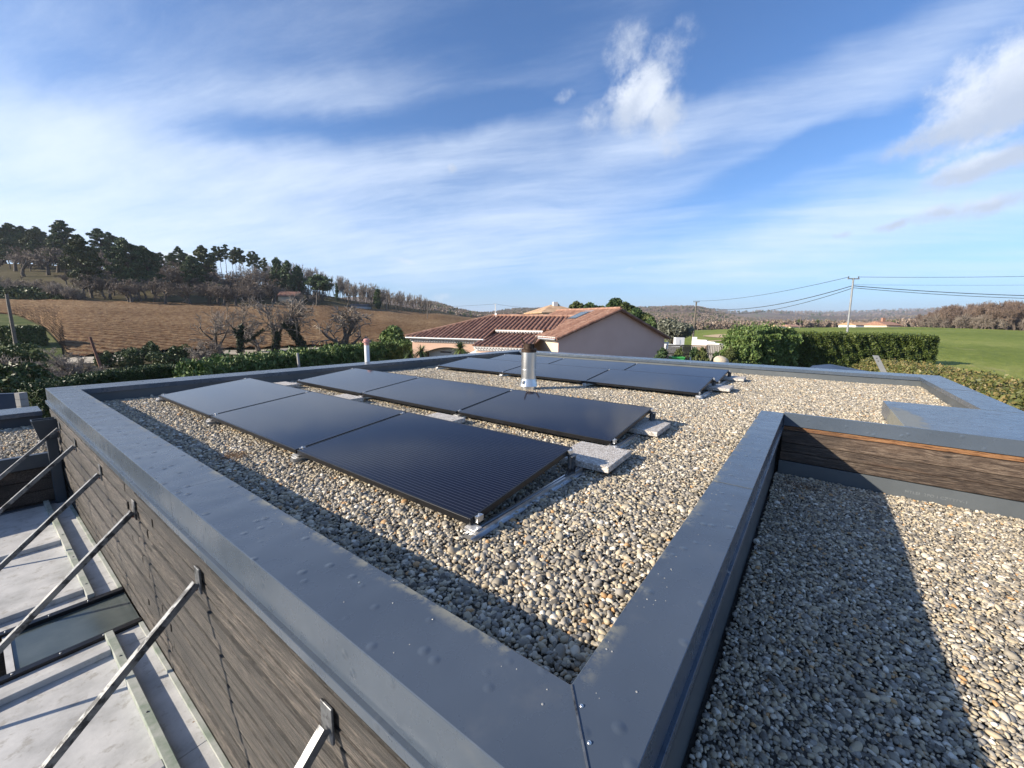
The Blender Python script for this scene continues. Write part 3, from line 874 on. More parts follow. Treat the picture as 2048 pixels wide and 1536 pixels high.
# drip strips under the fascias
MB().box(XAo-.016, XAo+.03, YDo-.01, YAo+.01, -0.188, -0.1505).build('drip_strip', 'coated_zinc', house, bev=.002)
MB().box(XAo+.03, XE+.0, YDo-.012, YDo+.03, -0.150, -0.1155).build('drip_strip', 'coated_zinc', house, bev=.002)
MB().box(XAo+.03, XE-.002, YDo+.012, YDo+.032, -0.30, -0.152).build('flashing_strip', 'dark_zinc', house)
# edge of the wall that looks over the lower roof
MB().box(XE, XE+.028, -3.0, YDo-.004, -0.115, 0.012).build('fascia', 'coated_zinc', house, bev=.0025)
def boards_y(x0, x1, y0, y1, zs, mt, cuts, parent=house, gap=.004):
    ys = [y0]+list(cuts)+[y1]
    for (za, zb) in zs:
        sh = random.uniform(-.4, .4) if cuts else 0
        yy = [y0]+[c+sh for c in cuts]+[y1]
        for a, b in zip(yy[:-1], yy[1:]):
            dx = random.uniform(-.008, .005)
            MB().box(x0+dx, x1, a+.0015, b-.0015, za+gap/2, zb-gap/2).build('cladding_board', mt, parent, bev=.003, seg=1)
boards_y(XE+.012, XE+.045, -3.0, YDo-.004, [(-0.162, -0.118)], 'fresh_wood', [-1.35])
boards_y(XE+.004, XE+.045, -3.0, YDo-.004, [(-0.285, -0.164), (-0.375, -0.285), (-0.468, -0.375)], 'weathered_wood_brown', [])
MB().box(XE+.001, XE+.03, -3.0, YDo-.002, ZL-.05, -0.474).build('flashing_strip', 'flashing', house, bev=.002)
MB().box(XE+.047, XE+.07, -3.0, YDo, ZL-.1, -0.1).build('shadow_backing', 'black_frame', house)  # black sheet behind the boards, shade of the gaps put into its colour
# the wide cap over the boxed-in corner
MB().box(XE+.029, 6.40, -2.9, -0.68, -0.16, -0.0005).build('wide_cap', 'coated_zinc', house, bev=.004)
MB().box(XE+.03, 6.36, -2.88, -0.70, ZG-.06, -0.165).build('parapet', 'flashing', house)
# upstand behind the thin fascia
MB().box(XE+.030, XE+.05, -0.68, YDi-.03, ZG-.06, -0.002).build('parapet', 'flashing', house)
# stamp on the flashing strip (turned upside down, faint)
cu_ = bpy.data.curves.new('stamp', 'FONT')
cu_.body = 'MTLEI  2PO I CZTTFV-1'
cu_.size = 0.034
cu_.space_character = 1.12
to = bpy.data.objects.new('stamp_tmp', cu_)
COL.objects.link(to)
dg = bpy.context.evaluated_depsgraph_get()
sme = bpy.data.meshes.new_from_object(to.evaluated_get(dg))
bpy.data.objects.remove(to)
sme.materials.clear()
so = link('printed_stamp', sme, 'stamp_ink')
xs_ = [v.co.x for v in sme.vertices]; wid = max(xs_)-min(xs_)
k_ = 0.37/wid
# letters face -x and read along -y
sme.transform(Matrix(((0, 0, -1, 0), (-k_, 0, 0, 0), (0, k_, 0, 0), (0, 0, 0, 1))))
sme.transform(Matrix.Translation((XE-.0008, -0.735, -0.566)))
tag(so, kind='stuff')
so.parent = house; so.matrix_parent_inverse = parent_inv(house)

# cladding of the tall wall above the canopy
zb = np.linspace(-1.295, -0.19, 19)
boards_y(XAo+.012, XAo+.028, YDo+.01, YAo-.02, list(zip(zb[:-1], zb[1:])), 'weathered_wood', [3.3], gap=.009)
MB().box(XAo+.052, XAo+.075, YDo+.02, YAo-.03, -1.4, -0.16).build('shadow_backing', 'black_frame', house)  # black sheet painted in for the shadow lines between the boards

# lower roof at the far left
MB().box(-4.0, XAo+.06, 7.12, 9.7, -4.1, -0.76).build('lower_roof', 'weathered_wood_brown', house)
MB().box(-4.0, XAo+.05, 7.06, 7.14, -0.86, -0.705).build('roof_edge', 'dark_zinc', house, bev=.004)
boards = np.linspace(-1.55, -0.865, 6)
for za, zb_ in zip(boards[:-1], boards[1:]):
    MB().box(-4.0, XAo+.05, 7.085, 7.118, za+.003, zb_-.003).build('cladding_board', 'weathered_wood_brown', house, bev=.003, seg=1)
MB().box(-4.0, XAo+.05, 9.22, 9.68, -0.80, -0.535).build('parapet', 'membrane', house)
MB().box(-4.0, XAo+.055, 9.18, 9.75, -0.595, -0.53).build('coping_sheet', 'coated_zinc', house, bev=.004)

# ------------------------------------------------------------------ gravel
def pebble_meshes(n):
    col = bpy.data.collections.new('pebble_shapes')
    for k in range(n):
        bm = bmesh.new()
        bmesh.ops.create_icosphere(bm, subdivisions=2, radius=1.0)
        f1 = rng.normal(0, 1, (4, 3)); p1 = rng.uniform(0, 6, 4)
        for v_ in bm.verts:
            c = np.array(v_.co)
            r_ = 1+sum(0.055*math.sin(float(f1[q] @ c)*1.3+p1[q]) for q in range(4))
            c = np.sign(c)*np.abs(c)**0.88*r_
            v_.co = Vector(c*np.array([1.0, 0.62+0.28*(k % 4)/3, 0.42+0.20*((k*3) % 5)/4]))
        me = bpy.data.meshes.new('pebble_%d' % k)
        bm.to_mesh(me); bm.free()
        me.polygons.foreach_set('use_smooth', [True]*len(me.polygons))
        me.materials.append(MATS['pebble'])
        o = bpy.data.objects.new('pebble_shape_%d' % k, me)
        col.objects.link(o)
    return col
def scatter_object(name, P, rot, scl, tint, col):
    """points carrying instances of the shapes in col; one object"""
    me = bpy.data.meshes.new(name)
    P = np.asarray(P, np.float32)
    me.vertices.add(len(P)); me.vertices.foreach_set('co', P.ravel())
    for nm, ty, arr in (('rot', 'FLOAT_VECTOR', rot), ('scl', 'FLOAT_VECTOR', scl), ('tint', 'FLOAT', tint)):
        at = me.attributes.new(nm, ty, 'POINT')
        at.data.foreach_set('vector' if ty == 'FLOAT_VECTOR' else 'value', np.asarray(arr, np.float32).ravel())
    o = bpy.data.objects.new(name, me)
    COL.objects.link(o)
    ng = bpy.data.node_groups.new(name+'_spread', 'GeometryNodeTree')
    ng.interface.new_socket('Geometry', in_out='INPUT', socket_type='NodeSocketGeometry')
    ng.interface.new_socket('Geometry', in_out='OUTPUT', socket_type='NodeSocketGeometry')
    N = ng.nodes; L = ng.links
    gi = N.new('NodeGroupInput'); go = N.new('NodeGroupOutput')
    m2p = N.new('GeometryNodeMeshToPoints')
    ci = N.new('GeometryNodeCollectionInfo'); ci.inputs[0].default_value = col
    ci.inputs['Separate Children'].default_value = True
    ci.inputs['Reset Children'].default_value = True
    iop = N.new('GeometryNodeInstanceOnPoints')
    iop.inputs['Pick Instance'].default_value = True
    def attr(nm, ty):
        a = N.new('GeometryNodeInputNamedAttribute'); a.data_type = ty; a.inputs[0].default_value = nm
        return a.outputs[0]
    e2r = N.new('FunctionNodeEulerToRotation')
    L.new(attr('rot', 'FLOAT_VECTOR'), e2r.inputs[0])
    L.new(gi.outputs[0], m2p.inputs[0])
    L.new(m2p.outputs[0], iop.inputs['Points'])
    L.new(ci.outputs[0], iop.inputs['Instance'])
    L.new(e2r.outputs[0], iop.inputs['Rotation'])
    L.new(attr('scl', 'FLOAT_VECTOR'), iop.inputs['Scale'])
    L.new(iop.outputs[0], go.inputs[0])
    md = o.modifiers.new('spread', 'NODES'); md.node_group = ng
    return o
PEB = pebble_meshes(9)
def gravel(name, label, poly_test, x0, x1, y0, y1, z, step=0.0152, big=1.0, keep=None):
    nx = int((x1-x0)/step); ny = int((y1-y0)/step)
    X, Y = np.meshgrid(np.arange(nx), np.arange(ny))
    X = x0+(X+0.5*(Y % 2)+rng.uniform(-.38, .38, X.shape))*step
    Y = y0+(Y+rng.uniform(-.38, .38, Y.shape))*step
    X = X.ravel(); Y = Y.ravel()
    ok = poly_test(X, Y)
    X, Y = X[ok], Y[ok]
    n = len(X)
    s = np.exp(rng.normal(0, 0.34, n))*0.0103*big
    s = np.clip(s, 0.0052, 0.027)
    relief = 0.006*np.sin(X*3.1+Y*1.7)+0.005*np.sin(X*1.3-Y*4.1+2)
    Z = z+rng.uniform(-0.008, 0.006, n)+relief-0.2*s
    rot = np.stack([rng.normal(0, 0.38, n), rng.normal(0, 0.38, n), rng.uniform(0, 6.283, n)], 1)
    scl = np.stack([s*rng.uniform(.88, 1.2, n), s*rng.uniform(.88, 1.12, n), s*rng.uniform(.85, 1.2, n)], 1)
    tint = rng.uniform(0, 1, n)
    o = scatter_object(name, np.stack([X, Y, Z], 1), rot, scl, tint, PEB)
    tag(o, label, 'gravel', kind='stuff')
    return o
def in_main(X, Y):
    a = (X > XAi-.02) & (X < XBi+.02) & (Y > YDi-.02) & (Y < YAi+.02)
    b = (X > XE+.05) & (X < XBi+.02) & (Y > -0.69) & (Y <= YDi-.02)
    c = (X > 6.37) & (X < XBi+.02) & (Y > YCi-.02) & (Y <= -0.69)
    hid = np.zeros(len(X), bool)
    for lx in (1.385, 3.07, 6.06, 7.46):              # nothing shows deep under the panels
        hid |= (X > lx+.30) & (X < lx+.86) & (Y > 1.9) & (Y < 6.3)
    return (a | b | c) & ~hid
gravel('roof_gravel', 'pale rounded gravel covering the main roof around the solar panels', in_main, XAi-.02, XBi+.02, YCi-.02, YAi+.02, ZG)
gravel('roof_gravel', 'rounded gravel on the lower roof at right, half in shadow below the board wall', lambda X, Y: (X < XE+.0) & (Y < YDo+.01) & (Y > -3.2), 0.64, XE, -3.2, YDo+.02, ZL, 0.0146, 0.92)
gravel('roof_gravel', 'grey gravel on the small lower roof at far left behind the downpipe', lambda X, Y: (Y > 7.13) & (Y < 9.23), -1.2, XAo+.05, 7.12, 9.24, -0.735, 0.024, 1.2)

# drops and specks of dried water along the inner edges of the caps
DV = []
def drop(x, y, s):
    mb = MB().lathe(x, y, [(s, 0.0002), (s*.93, s*.22), (s*.66, s*.42), (s*.05, s*.5)], 8)
    return np.array(mb.v), np.array(mb.f)
ds = []
for _ in range(80):
    t_ = rng.uniform(0, 1)
    if rng.random() < .5:
        x, y = XAi-abs(rng.normal(0, .05))-.008, YDi+rng.uniform(0, 1)**1.5*4.0
        if rng.random() < .3: x = rng.uniform(XAo+.03, XAi-.02)
        x = max(x, XAo+.02)
    else:
        x, y = XAi+rng.uniform(0, 1)**1.5*2.6, YDi-abs(rng.normal(0, .045))-.008
        if rng.random() < .3: y = rng.uniform(YDo+.02, YDi-.02)
        y = max(y, YDo+.02)
    ds.append(drop(x, y, rng.uniform(.0012, .0036)))
V_, F_ = joinN(ds)
tag(link('water_drops', np_mesh('water_drops', V_, F_, True), 'water_drop'), 'scattered water drops beading on the metal parapet caps by the near corner', 'water drops', kind='stuff')

# dry moss caught in the gravel
def moss(label, x, y, z, r_, n):
    P = np.stack([rng.normal(x, r_, n), rng.normal(y, r_*1.3, n), z+np.abs(rng.normal(0, .008, n))], 1)
    dv_ = rng.normal(0, 1, (n, 3)); dv_ /= np.linalg.norm(dv_, axis=1)[:, None]
    ev = np.cross(dv_, rng.normal(0, 1, (n, 3))); ev /= np.linalg.norm(ev, axis=1)[:, None]
    L_ = rng.uniform(.006, .018, n)[:, None]; k_ = .0016
    V = np.stack([P-dv_*L_, P-dv_*L_*0+ev*k_, P+dv_*L_, P-ev*k_], 1).reshape(-1, 3)
    tag(link('dry_moss', np_mesh('dry_moss', V, np.arange(n*4).reshape(-1, 4)), 'twig_moss'), label, 'moss', kind='stuff')
m_leaf('twig_moss', (0.10, 0.055, 0.025), (0.19, 0.105, 0.05), (0.30, 0.19, 0.10))
moss('rust brown dry moss in the gravel between the front row and the long parapet', 1.13, 3.45, ZG+.012, .05, 420)
moss('dry brown moss in the corner of the lower roof below the board wall', 4.45, -.02, ZL+.012, .06, 380)

# ------------------------------------------------------------------ canopy on the left, hung from slanting struts
can = thing('canopy', 'pale sheet canopy below the boarded wall, hung from slanting galvanised struts', 'canopy', (0, 3.5, ZD-.06))
XW = XAo+.010
XO = -0.75
def csheet(x0, x1, y0, y1, dz=0.0):
    MB().box(x0, x1, y0, y1, ZD-.022+dz, ZD+dz).build('canopy_panel', 'canopy_sheet', can, bev=.002, seg=1)
ribs_far = [7.0, 5.68, 4.48, 4.30]
ribs_near = [3.69, 3.50, 2.34, 1.18, 0.0, -1.2]
for a, b in list(zip(ribs_far[:-1], ribs_far[1:]))+list(zip(ribs_near[:-1], ribs_near[1:])):
    csheet(XO, 0.368, b+.001, a-.001)
    csheet(0.372, XW-.002, b+.001, a-.001)
for y in (5.68, 4.48, 3.50, 2.34, 1.18, 0.0):
    MB().box(XO, 0.349, y-.028, y+.028, ZD+.0006, ZD+.042).build('cross_rib', 'canopy_sheet', can, bev=.003)
for ya, yb in ((4.31, 7.02), (-1.2, 3.68)):
    MB().box(0.350, 0.392, ya, yb, ZD+.0008, ZD+.050).build('batten', 'algae_batten', can, bev=.003)
    MB().box(XW-.028, XW-.003, ya, yb, ZD+.0008, ZD+.018).build('edge_trim', 'algae_batten', can, bev=.002)
    for y in np.arange(ya+.2, yb, .62):
        MB().lathe(0.371, y, [(.006, ZD+.0502), (.005, ZD+.054), (.0005, ZD+.0555)], 8).build('screw', 'galvanised_steel', can)
MB().box(XO, XW-.03, 7.002, 7.06, ZD-.05, ZD+.012).build('end_trim', 'dark_zinc', can, bev=.003)
for y in (4.272, 3.712):
    MB().box(XO, XW-.004, y-.026, y+.026, ZD-.03, ZD+.024).build('glazing_bar', 'black_frame', can, bev=.003)
    for x in np.arange(-.05, .52, .2):
        MB().lathe(x, y, [(.006, ZD+.0242), (.005, ZD+.028), (.0005, ZD+.0295)], 8).build('screw', 'aluminium', can)
gl = MB().box(-0.035, XW-.004, 3.740, 4.244, ZD-.016, ZD-.004).build('glazing_pane', 'dirty_glass', can)
MB().box(-0.070, -0.037, 3.740, 4.244, ZD-.03, ZD+.006).build('glazing_bar', 'canopy_sheet', can)
MB().box(-0.80, -0.752, -1.2, 7.0, ZD-.06, ZD+.03).build('outer_beam', 'galvanised_steel', can, bev=.003)
for y in (6.72, 5.68, 4.50, 3.44, 2.25, 1.10):
    p0 = Vector((XW-.016, y, -0.375)); p1 = Vector((-0.44, y, ZD+.005))
    d = (p1-p0).normalized(); s = Vector((0, 1, 0)); n_ = s.cross(d).normalized()
    if n_.z < 0: n_ = -n_
    st = MB()
    L_ = (p1-p0).length
    # angle section: a web and a flange
    st.obox(p0-s*.015-n_*.014, d*L_, s*.004, n_*.031)
    st.obox(p0-s*.0109+n_*.0120, d*L_, s*.024, n_*.005)
    so_ = st.mesh('strut')
    bm = bmesh.new(); bm.from_mesh(so_); bmesh.ops.recalc_face_normals(bm, faces=list(bm.faces)); bm.to_mesh(so_); bm.free()
    so_ = link('strut', so_, 'galvanised_steel', can)
    pl = MB().box(XW-.012, XW-.004, y-.032, y+.032, -0.425, -0.298)
    pl = pl.build('mounting_plate', 'galvanised_steel', so_, bev=.0015, seg=1)
    MB().tube((XW-.013, y+.010, -0.410), (XW-.022, y+.010, -0.410), .008, n=6).build('bolt', 'rusty_brown', so_)
# rainwater hopper and pipe
dp = thing('rainwater_downpipe', 'dark grey rainwater hopper and downpipe at the far end of the board wall', 'downpipe', (0.5, 7.02, ZD))
hp = MB()
hp.add([(.40, 6.94, -.52), (.545, 6.94, -.52), (.545, 7.05, -.52), (.40, 7.05, -.52), (.355, 6.91, -.29), (.548, 6.91, -.29), (.548, 7.05, -.29), (.355, 7.05, -.29),
        (.365, 6.92, -.29), (.538, 6.92, -.29), (.538, 7.04, -.29), (.365, 7.04, -.29), (.40, 6.95, -.40), (.53, 6.95, -.40), (.53, 7.03, -.40), (.40, 7.03, -.40)],
       [(3, 2, 1, 0), (0, 1, 5, 4), (1, 2, 6, 5), (2, 3, 7, 6), (3, 0, 4, 7), (4, 5, 9, 8), (5, 6, 10, 9), (6, 7, 11, 10), (7, 4, 8, 11), (8, 9, 13, 12), (9, 10, 14, 13), (10, 11, 15, 14), (11, 8, 12, 15), (12, 13, 14, 15)])
hp.build('hopper', 'dark_zinc', dp)
MB().box(.445, .535, 6.955, 7.035, -1.9, -.521).build('pipe', 'dark_zinc', dp, bev=.006)
MB().box(.536, .548, 7.0, 7.03, -.86, -.82).build('bracket', 'galvanised_steel', dp)

# ------------------------------------------------------------------ solar panels
PL, PW, PT = 1.73, 1.036, 0.035
PITCH_Y = 1.75
Y0 = 1.275
LOWX = [1.385, 3.07, 6.06, 7.46]
ZLOW, ZHI = -0.088, 0.024
TILT = math.asin((ZHI-ZLOW)/PW)
ROWN = ['front row beside the long parapet', 'second row just behind the front row', 'third row behind the flue pipe', 'farthest row against the far parapet']
POSN = ['near end', 'middle', 'far end']
pf = MB()
fw = 0.012
pf.box(0, PW, 0, fw, -PT, 0); pf.box(0, PW, PL-fw, PL, -PT, 0); pf.box(0, fw, fw, PL-fw, -PT, 0); pf.box(PW-fw, PW, fw, PL-fw, -PT, 0)
frame_me = pf.mesh('frame', bev=.0012, seg=1)
frame_me.materials.append(MATS['black_frame'])
gm = MB(); gm.box(fw+.0005, PW-fw-.0005, fw+.0005, PL-fw-.0005, -.008, -.0012)
glass_me = gm.mesh('glass'); glass_me.materials.append(MATS['solar_glass'])
edge_me = MB().box(.012, PW-.012, 0.0135, 0.0150, -.001, -.0002).mesh('edge_line')
edge_me.materials.append(MATS['aluminium'])
for r_, lx in enumerate(LOWX):
    for k in range(3):
        t_ = thing('solar_panel', 'black solar panel, %s of the %s' % (POSN[k], ROWN[r_]), 'solar panel', (lx, Y0+k*PITCH_Y, ZLOW), 0, 'solar panels in four tilted rows')
        t_.rotation_euler = (0, -TILT, 0)
        for nm, me_ in (('frame', frame_me), ('glass', glass_me)):
            o = bpy.data.objects.new(nm, me_); COL.objects.link(o); o.parent = t_
CT, ST = math.cos(TILT), math.sin(TILT)
def rail_mesh():
    mb = MB()
    x0, x1 = -.035, PW*CT+.10
    z = ZG+.004-ZLOW
    sec = [(-.045, 0), (-.045, .004), (-.022, .004), (-.018, .026), (-.006, .026), (-.006, .018), (.006, .018), (.006, .026), (.018, .026), (.022, .004), (.045, .004), (.045, 0)]
    n = len(sec)
    mb.add([(x0, y, z+q) for y, q in sec]+[(x1, y, z+q) for y, q in sec], [(i, (i+1) % n, n+(i+1) % n, n+i) for i in range(n)]+[tuple(range(n-1, -1, -1)), tuple(range(n, 2*n))])
    me = mb.mesh('base_rail')
    bm = bmesh.new(); bm.from_mesh(me); bmesh.ops.recalc_face_normals(bm, faces=list(bm.faces)); bm.to_mesh(me); bm.free()
    me.materials.append(MATS['aluminium'])
    return me
rail_me = rail_mesh()
zr = ZG+.030-ZLOW
fc = MB(); fc.box(-.022, .045, -.040, .040, zr, zr+.006); fc.box(-.004, .004, -.02, .02, zr+.006, -.037); fc.box(-.018, .03, -.035, .035, -.041, -.036)
front_me = fc.mesh('front_clip'); front_me.materials.append(MATS['clip_white'])
xl = PW*CT-.03
rl = MB()
rl.add([(xl-.085, -.005, zr), (xl+.005, -.005, zr), (xl+.014, -.005, zr+.055), (xl+.006, -.005, ST*PW-.040), (xl-.035, -.005, ST*PW-.046), (xl-.035, -.005, zr+.055),
        (xl-.085, .005, zr), (xl+.005, .005, zr), (xl+.014, .005, zr+.055), (xl+.006, .005, ST*PW-.040), (xl-.035, .005, ST*PW-.046), (xl-.035, .005, zr+.055)],
       [(0, 1, 2, 3, 4, 5), (11, 10, 9, 8, 7, 6)]+[(i+6, (i+1) % 6+6, (i+1) % 6, i) for i in range(6)])
rl.box(xl-.004, xl+.004, -.030, .030, zr, ST*PW-.044)
rl.box(xl-.05, xl+.02, -.032, .032, ST*PW-.044, ST*PW-.039)
rear_me = rl.mesh('rear_leg'); rear_me.materials.append(MATS['galvanised_steel'])
def clamp_mesh(x):
    mb = MB()
    z = ST/CT*x
    mb.box(x-.022, x+.022, -.0095, .0095, z-.030, z+.001)
    return mb
cl_me = [clamp_mesh(x).mesh('clamp') for x in (.05, PW*CT-.05)]
bo_me = []
for x in (.05, PW*CT-.05):
    z = ST/CT*x
    bo_me.append(MB().lathe(x, 0, [(.006, z+.001), (.006, z+.008), (.004, z+.010), (.0004, z+.0105)], 8).mesh('bolt'))
for q in cl_me+bo_me: q.materials.append(MATS['aluminium'])
rl_me = MB().box(.02, PW*CT-.02, -.004, .004, -.03, .0).mesh('tmp')
MOUNT = ['at the near end of the', 'at the nearer panel joint of the', 'at the farther panel joint of the', 'at the far end of the']
for r_, lx in enumerate(LOWX):
    for k in range(4):
        y = Y0+k*PITCH_Y-.010 if k else Y0-.014
        if k == 3: y = Y0+3*PITCH_Y-.010
        t_ = thing('mounting_rail', 'aluminium rail %s %s' % (MOUNT[k], ROWN[r_]), 'mounting rail', (lx, y, ZLOW), 0, 'rails under the solar panels')
        for nm, me_ in (('base_rail', rail_me), ('front_clip', front_me), ('rear_leg', rear_me)):
            o = bpy.data.objects.new(nm, me_); COL.objects.link(o); o.parent = t_
        for cm, bm_ in zip(cl_me, bo_me):
            o = bpy.data.objects.new('clamp', cm); COL.objects.link(o); o.parent = t_
            o2 = bpy.data.objects.new('bolt', bm_); COL.objects.link(o2); o2.parent = o
# bright trim line on the near edge of each row and beside the joints
for r_, lx in enumerate(LOWX):
    for k in range(3):
        pass
# ballast slabs
def paver(x, y, rz, label, sx=.40, sy=.40):
    mb = MB().box(-sx/2, sx/2, -sy/2, sy/2, 0, .045)
    o = mb.build('paving_slab', 'washed_concrete', bev=.004)
    o.location = (x, y, ZG+.016+.014)
    o.rotation_euler = (0, 0, R(rz))
    tag(o, label, 'paving slab', 'washed concrete slabs weighing down the rails')
paver(2.745, 1.27, 2, 'speckled concrete slab jutting out behind the near end of the front row', .46, .42)
paver(3.86, 1.26, 1, 'speckled concrete slab under the near end of the second row', .44, .36)
paver(2.76, 2.98, 1, 'speckled slab between the front and second rows, nearest the slab at their ends')
paver(2.76, 4.74, -1, 'speckled slab between the front and second rows, by the farther panel joint')
paver(2.76, 6.42, 1, 'speckled slab between the front and second rows, at their far end')
paver(7.05, 1.18, 1, 'speckled concrete slab under the near end of the third row', .42, .36)
paver(8.45, 1.18, 2, 'speckled concrete slab under the near end of the farthest row', .42, .36)

# ------------------------------------------------------------------ flue pipe and vent
fx, fy = 5.20, 3.55
fl = thing('flue_pipe', 'stainless steel flue pipe with rusty rim and two cap brackets among the solar panels', 'flue pipe', (fx, fy, ZG))
MB().lathe(fx, fy, [(.114, ZG-.02), (.114, -.02)], 40).build('base_pipe', 'stainless', fl, smooth=True)
MB().lathe(fx, fy, [(.142, -.115), (.140, -.108), (.121, -.012), (.119, .0)], 40).build('storm_collar', 'aluminium', fl, smooth=True)
MB().box(fx-.152, fx-.128, fy-.01, fy+.014, -.085, -.02).build('collar_clip', 'aluminium', fl, bev=.003)
pp = MB().lathe(fx, fy, [(.114, -.02), (.1145, .41), (.1145, .412)], 40).build('pipe', 'stainless', fl, smooth=True)
MB().lathe(fx, fy, [(.1155, .13), (.1175, .137), (.1155, .144)], 40).build('joint_band', 'stainless', pp, smooth=True)
MB().lathe(fx, fy, [(.1150, .405), (.1165, .41), (.1165, .445), (.122, .449), (.122, .456), (.060, .457), (.058, .458)], 40).build('rim', 'burnt_steel', fl)
MB().lathe(fx, fy, [(.064, .452), (.064, .52), (.070, .524), (.070, .534), (.056, .534), (.056, .46)], 32).build('inner_tube', 'burnt_steel', fl)
for s_ in (-1, 1):
    k_ = MB()
    a = Vector((fx, fy, 0))+Rt*s_*.068
    b = Vector((fx, fy, 0))+Rt*s_*.120
    k_.tube((a.x, a.y, .452), (a.x, a.y, .52), .014, n=6)
    k_.tube((a.x, a.y, .52), (b.x, b.y, .63), .0125, n=6)
    k_.build('cap_bracket', 'burnt_steel', fl)
vx, vy = 5.06, YAo+.07
vp = thing('vent_pipe', 'white plastic vent pipe with a pinkish cap behind the long far parapet', 'vent pipe', (vx, vy, -.6))
MB().lathe(vx, vy, [(.050, -.62), (.050, .40)], 20).build('pipe', 'pvc_white', vp, smooth=True)
MB().lathe(vx, vy, [(.0515, .34), (.0515, .40), (.085, .402), (.085, .415), (.052, .418), (.052, .425)], 20).build('collar', 'terracotta_pvc', vp)
MB().lathe(vx, vy, [(.050, .425), (.062, .43), (.062, .46), (.036, .478), (.0005, .48)], 20).build('cap', 'terracotta_pvc', vp)

# ================================================================== NEIGHBOURING HOUSE
GD = 25.0
n1, n2 = hdv(61), hdv(-29)
gL = W(1117, 675, GD); zE = gL.z-.02
def col_hit(px, P, dv):
    r = ray(px, 650)
    det = dv.x*(-r.y)-(-r.x)*dv.y
    bx, by = -P.x, -P.y
    return (bx*(-r.y)-(-r.x)*by)/det
gw = col_hit(1331, gL, n2)
gl_ = col_hit(1036, gL, n1)
zR = W(1236, 620, (gL+n2*gw*.52).dot(HD)).z
ZN = -3.0
nh = thing('neighbour_house', 'pink rendered neighbour house with terracotta tile roofs, gable wall and garage arch', 'house', (gL.x, gL.y, ZN))
def P3(a, b, z, o=gL, u=None, v_=None):
    u = n2 if u is None else u; v_ = n1 if v_ is None else v_
    q = o+u*a+v_*b
    return Vector((q.x, q.y, z))
def fixed(mb, name, mt, parent, smooth=False):
    me = mb.mesh(name)
    bm = bmesh.new(); bm.from_mesh(me); bmesh.ops.recalc_face_normals(bm, faces=list(bm.faces)); bm.to_mesh(me); bm.free()
    if smooth: me.polygons.foreach_set('use_smooth', [True]*len(me.polygons))
    return link(name, me, mt, parent)
GLEN = gl_+2.0
pk = gw*.52
# gable wall (thick slab) and the lit side wall
mb = MB(); mb.slab([P3(0, 0, ZN), P3(gw, 0, ZN), P3(gw, 0, zE), P3(pk, 0, zR), P3(0, 0, zE)], .25)
fixed(mb, 'gable_wall', 'mauve_render', nh)
mb = MB(); mb.slab([P3(0, GLEN, ZN), P3(0, .252, ZN), P3(0, .252, zE), P3(0, GLEN, zE)], .25)
fixed(mb, 'side_wall', 'cream_render', nh)
mb = MB(); mb.slab([P3(gw, .252, ZN), P3(gw, GLEN, ZN), P3(gw, GLEN, zE), P3(gw, .252, zE)], .25)
fixed(mb, 'side_wall', 'mauve_render', nh)
mb = MB(); mb.slab([P3(gw-.26, GLEN, ZN), P3(.26, GLEN, ZN), P3(.26, GLEN, zE), P3(pk, GLEN, zR-.1), P3(gw-.26, GLEN, zE)], .25)
fixed(mb, 'rear_wall', 'mauve_render', nh)
OV = .22
sl = (zR-zE)/pk
sr = (zR-zE)/(gw-pk)
# roof slabs
mb = MB(); mb.slab([P3(-OV-.1, -OV, zE-sl*(OV+.1)+.07), P3(pk, -OV, zR+.07), P3(pk, GLEN+.1, zR+.07), P3(-OV-.1, GLEN+.1, zE-sl*(OV+.1)+.07)], .10)
fixed(mb, 'roof_slope', 'tile_orange', nh)
mb = MB(); mb.slab([P3(pk, -OV, zR+.068), P3(gw+OV, -OV, zE-sr*OV+.068), P3(gw+OV, GLEN+.1, zE-sr*OV+.068), P3(pk, GLEN+.1, zR+.068)], .10)
fixed(mb, 'roof_slope', 'tile_orange', nh)
def tile_row(p0, p1, side, up, rad, mt, parent, lap=.38):
    """one course of half-round tiles from ridge p0 down to eave p1"""
    L_ = (p1-p0).length; k = max(1, int(L_/lap)); d = (p1-p0).normalized()
    mb = MB()
    n = 6
    for i in range(k):
        a = p0+d*(L_*i/k); b = p0+d*min(L_, L_*(i+1)/k+.03)
        ra, rb = rad*random.uniform(.86, .94), rad*random.uniform(1.0, 1.10)
        dz = random.uniform(0, .012)
        vs = []
        for q, r_ in ((a, ra), (b, rb)):
            for j in range(n+1):
                an = math.pi*j/n
                vs.append(q+side*math.cos(an)*r_+up*(math.sin(an)*r_*.75+dz))
        fs = [(j, j+1, n+1+j+1, n+1+j) for j in range(n)]+[tuple(n+1+j for j in range(n+1))]
        mb.add(vs, fs)
    return fixed(mb, 'tile_row', mt, parent)
dn = (P3(-OV, 0, zE-sl*OV)-P3(pk, 0, zR)).normalized()
upv = n1.cross(dn).normalized()
if upv.z < 0: upv = -upv
nt = int((GLEN+OV)/.235)
for i in range(nt):
    b = -OV+.08+i*.235
    tile_row(P3(pk-.05, b, zR+.072), P3(-OV-.12, b, zE-sl*(OV+.12)+.072), n1, upv, .075, 'tile_orange', nh)
dn2 = (P3(gw+OV, 0, zE-sr*OV)-P3(pk, 0, zR)).normalized()
upv2 = dn2.cross(n1).normalized()
if upv2.z < 0: upv2 = -upv2
for i in range(4):
    b = -OV+.08+i*.235
    tile_row(P3(pk+.05, b, zR+.070), P3(gw+OV+.05, b, zE-sr*(OV+.05)+.070), n1, upv2, .075, 'tile_orange', nh)
